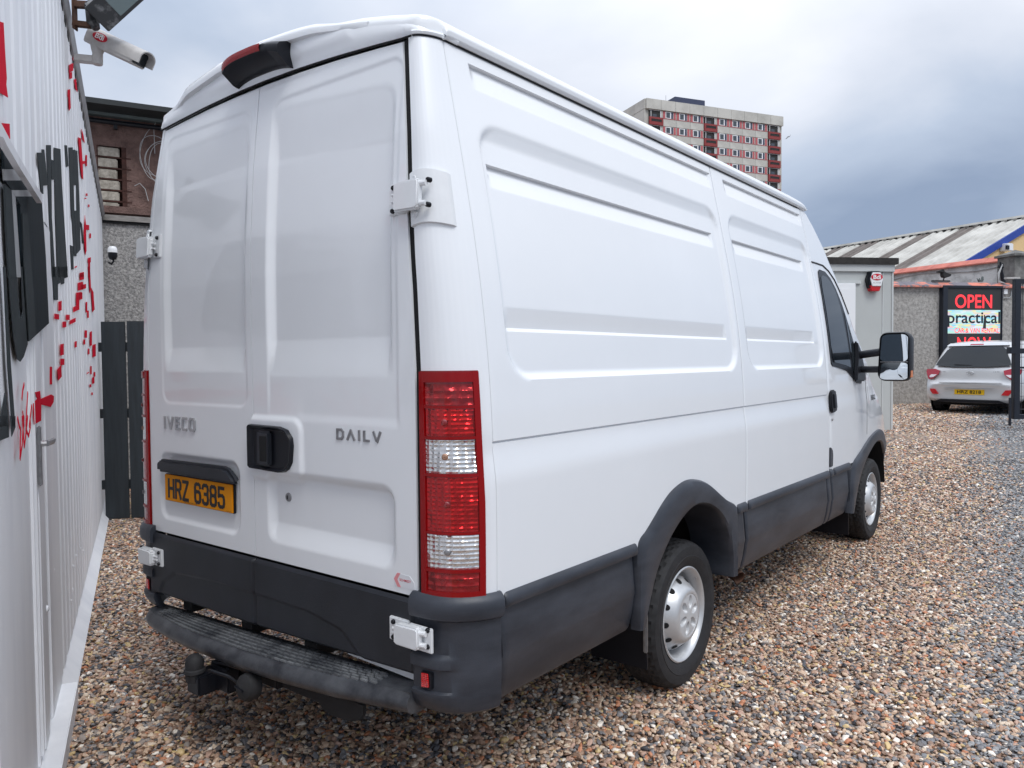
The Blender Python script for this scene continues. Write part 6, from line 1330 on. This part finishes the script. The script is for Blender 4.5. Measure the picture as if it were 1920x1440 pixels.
# ---- mirror on the right door
mc = Vector((1.262, 4.42, 1.537))
def mirror_shape(wd, ht, y0, y1, rr=.05, n=6):
    pts = []
    for (cx, cz2, a0) in ((wd/2-rr, ht/2-rr, 0), (-wd/2+rr, ht/2-rr, 90), (-wd/2+rr-.012, -ht/2+rr, 180), (wd/2-rr, -ht/2+rr, 270)):
        for a in linsp(a0, a0+90, n): pts.append((cx+rr*math.cos(math.radians(a)), cz2+rr*math.sin(math.radians(a))))
    return pts
RMm = Matrix.Rotation(math.radians(-9), 3, 'Z')
mf = lambda a, b, d: mc + RMm @ Vector((a, d, b))
sh_ = mirror_shape(.205, .345, 0, 0); m = MB(); N_ = len(sh_)
rings = [(1, -.0), (1.0, -.012), (1.03, .0), (1.04, .04), (.95, .09), (.70, .125), (.30, .14)]
vs = []
for k_, d in rings: vs += [mf(a*k_, b*k_, d) for a, b in sh_]
fs = [(r_*N_+i, r_*N_+(i+1) % N_, (r_+1)*N_+(i+1) % N_, (r_+1)*N_+i) for r_ in range(len(rings)-1) for i in range(N_)] + [tuple((len(rings)-1)*N_+i for i in range(N_)), tuple(range(N_))]
m.add(vs, fs); mir_ = m.build('door_mirror', 'satin_black', van, ang=40)
m = MB(); up = [(a*.88+.004, (b*.57+.062)) for a, b in sh_]; m.prism(up, mf, -.013, -.016); m.build('main_mirror_glass', 'mirror_glass', mir_, ang=30)
lo = [(a*.88+.002, (b*.36-.105)) for a, b in mirror_shape(.205, .345, 0, 0, .05)]; m = MB(); N_ = len(lo); ca = sum(p[0] for p in lo)/N_; cb2 = sum(p[1] for p in lo)/N_; vs = []
for k_ in (1, .75, .5, .25): vs += [mf(lerp(ca, a, k_), lerp(cb2, b, k_), -.014-.008*(1-k_*k_)) for a, b in lo]
vs.append(mf(ca, cb2, -.022)); m.add(vs, [(r_*N_+i, r_*N_+(i+1) % N_, (r_+1)*N_+(i+1) % N_, (r_+1)*N_+i) for r_ in range(3) for i in range(N_)] + [(3*N_+i, 3*N_+(i+1) % N_, 4*N_) for i in range(N_)]); m.build('wide_angle_glass', 'mirror_glass', mir_)
m = MB(); m.bar(mf(-.095, -.038, -.015), mf(.095, -.038, -.015), .006, .006); m.build('glass_divider', 'dull_metal', mir_)
m = MB(); m.prism([(.085, -.155), (.108, -.150), (.108, -.10), (.100, -.105)], mf, .01, .05); m.build('indicator', 'amber', mir_, bevel=.002)
m = MB(); m.tube([(.965, 4.50, 1.545), (1.07, 4.47, 1.56), (1.185, 4.46, 1.575)], .029, 12); m.tube([(.965, 4.50, 1.445), (1.08, 4.47, 1.443), (1.185, 4.46, 1.445)], .025, 12); m.build('mirror_arm', 'black_plastic', van)
m = MB(); m.prism([(4.33, 1.36), (4.62, 1.35), (4.63, 1.42), (4.52, 1.60), (4.44, 1.66), (4.42, 1.55), (4.36, 1.44)], lambda a, b, d: gy(a, b, d), .004, .035); m.build('mirror_base', 'satin_black', van, bevel=.010)
# ---- wheels
for (yy, zz) in ((1.632, .338), (5.215, .345)):
    for s in (1, -1): wheel(van, (s*.838, yy, zz), (s, 0, 0), .343, .205, .222, 'steel', s > 0)
m = MB(); m.box((.945, 1.632+.08, .49), (.004, .03, .004)); m.build('balance_weight', 'dull_metal', van, sm=False)
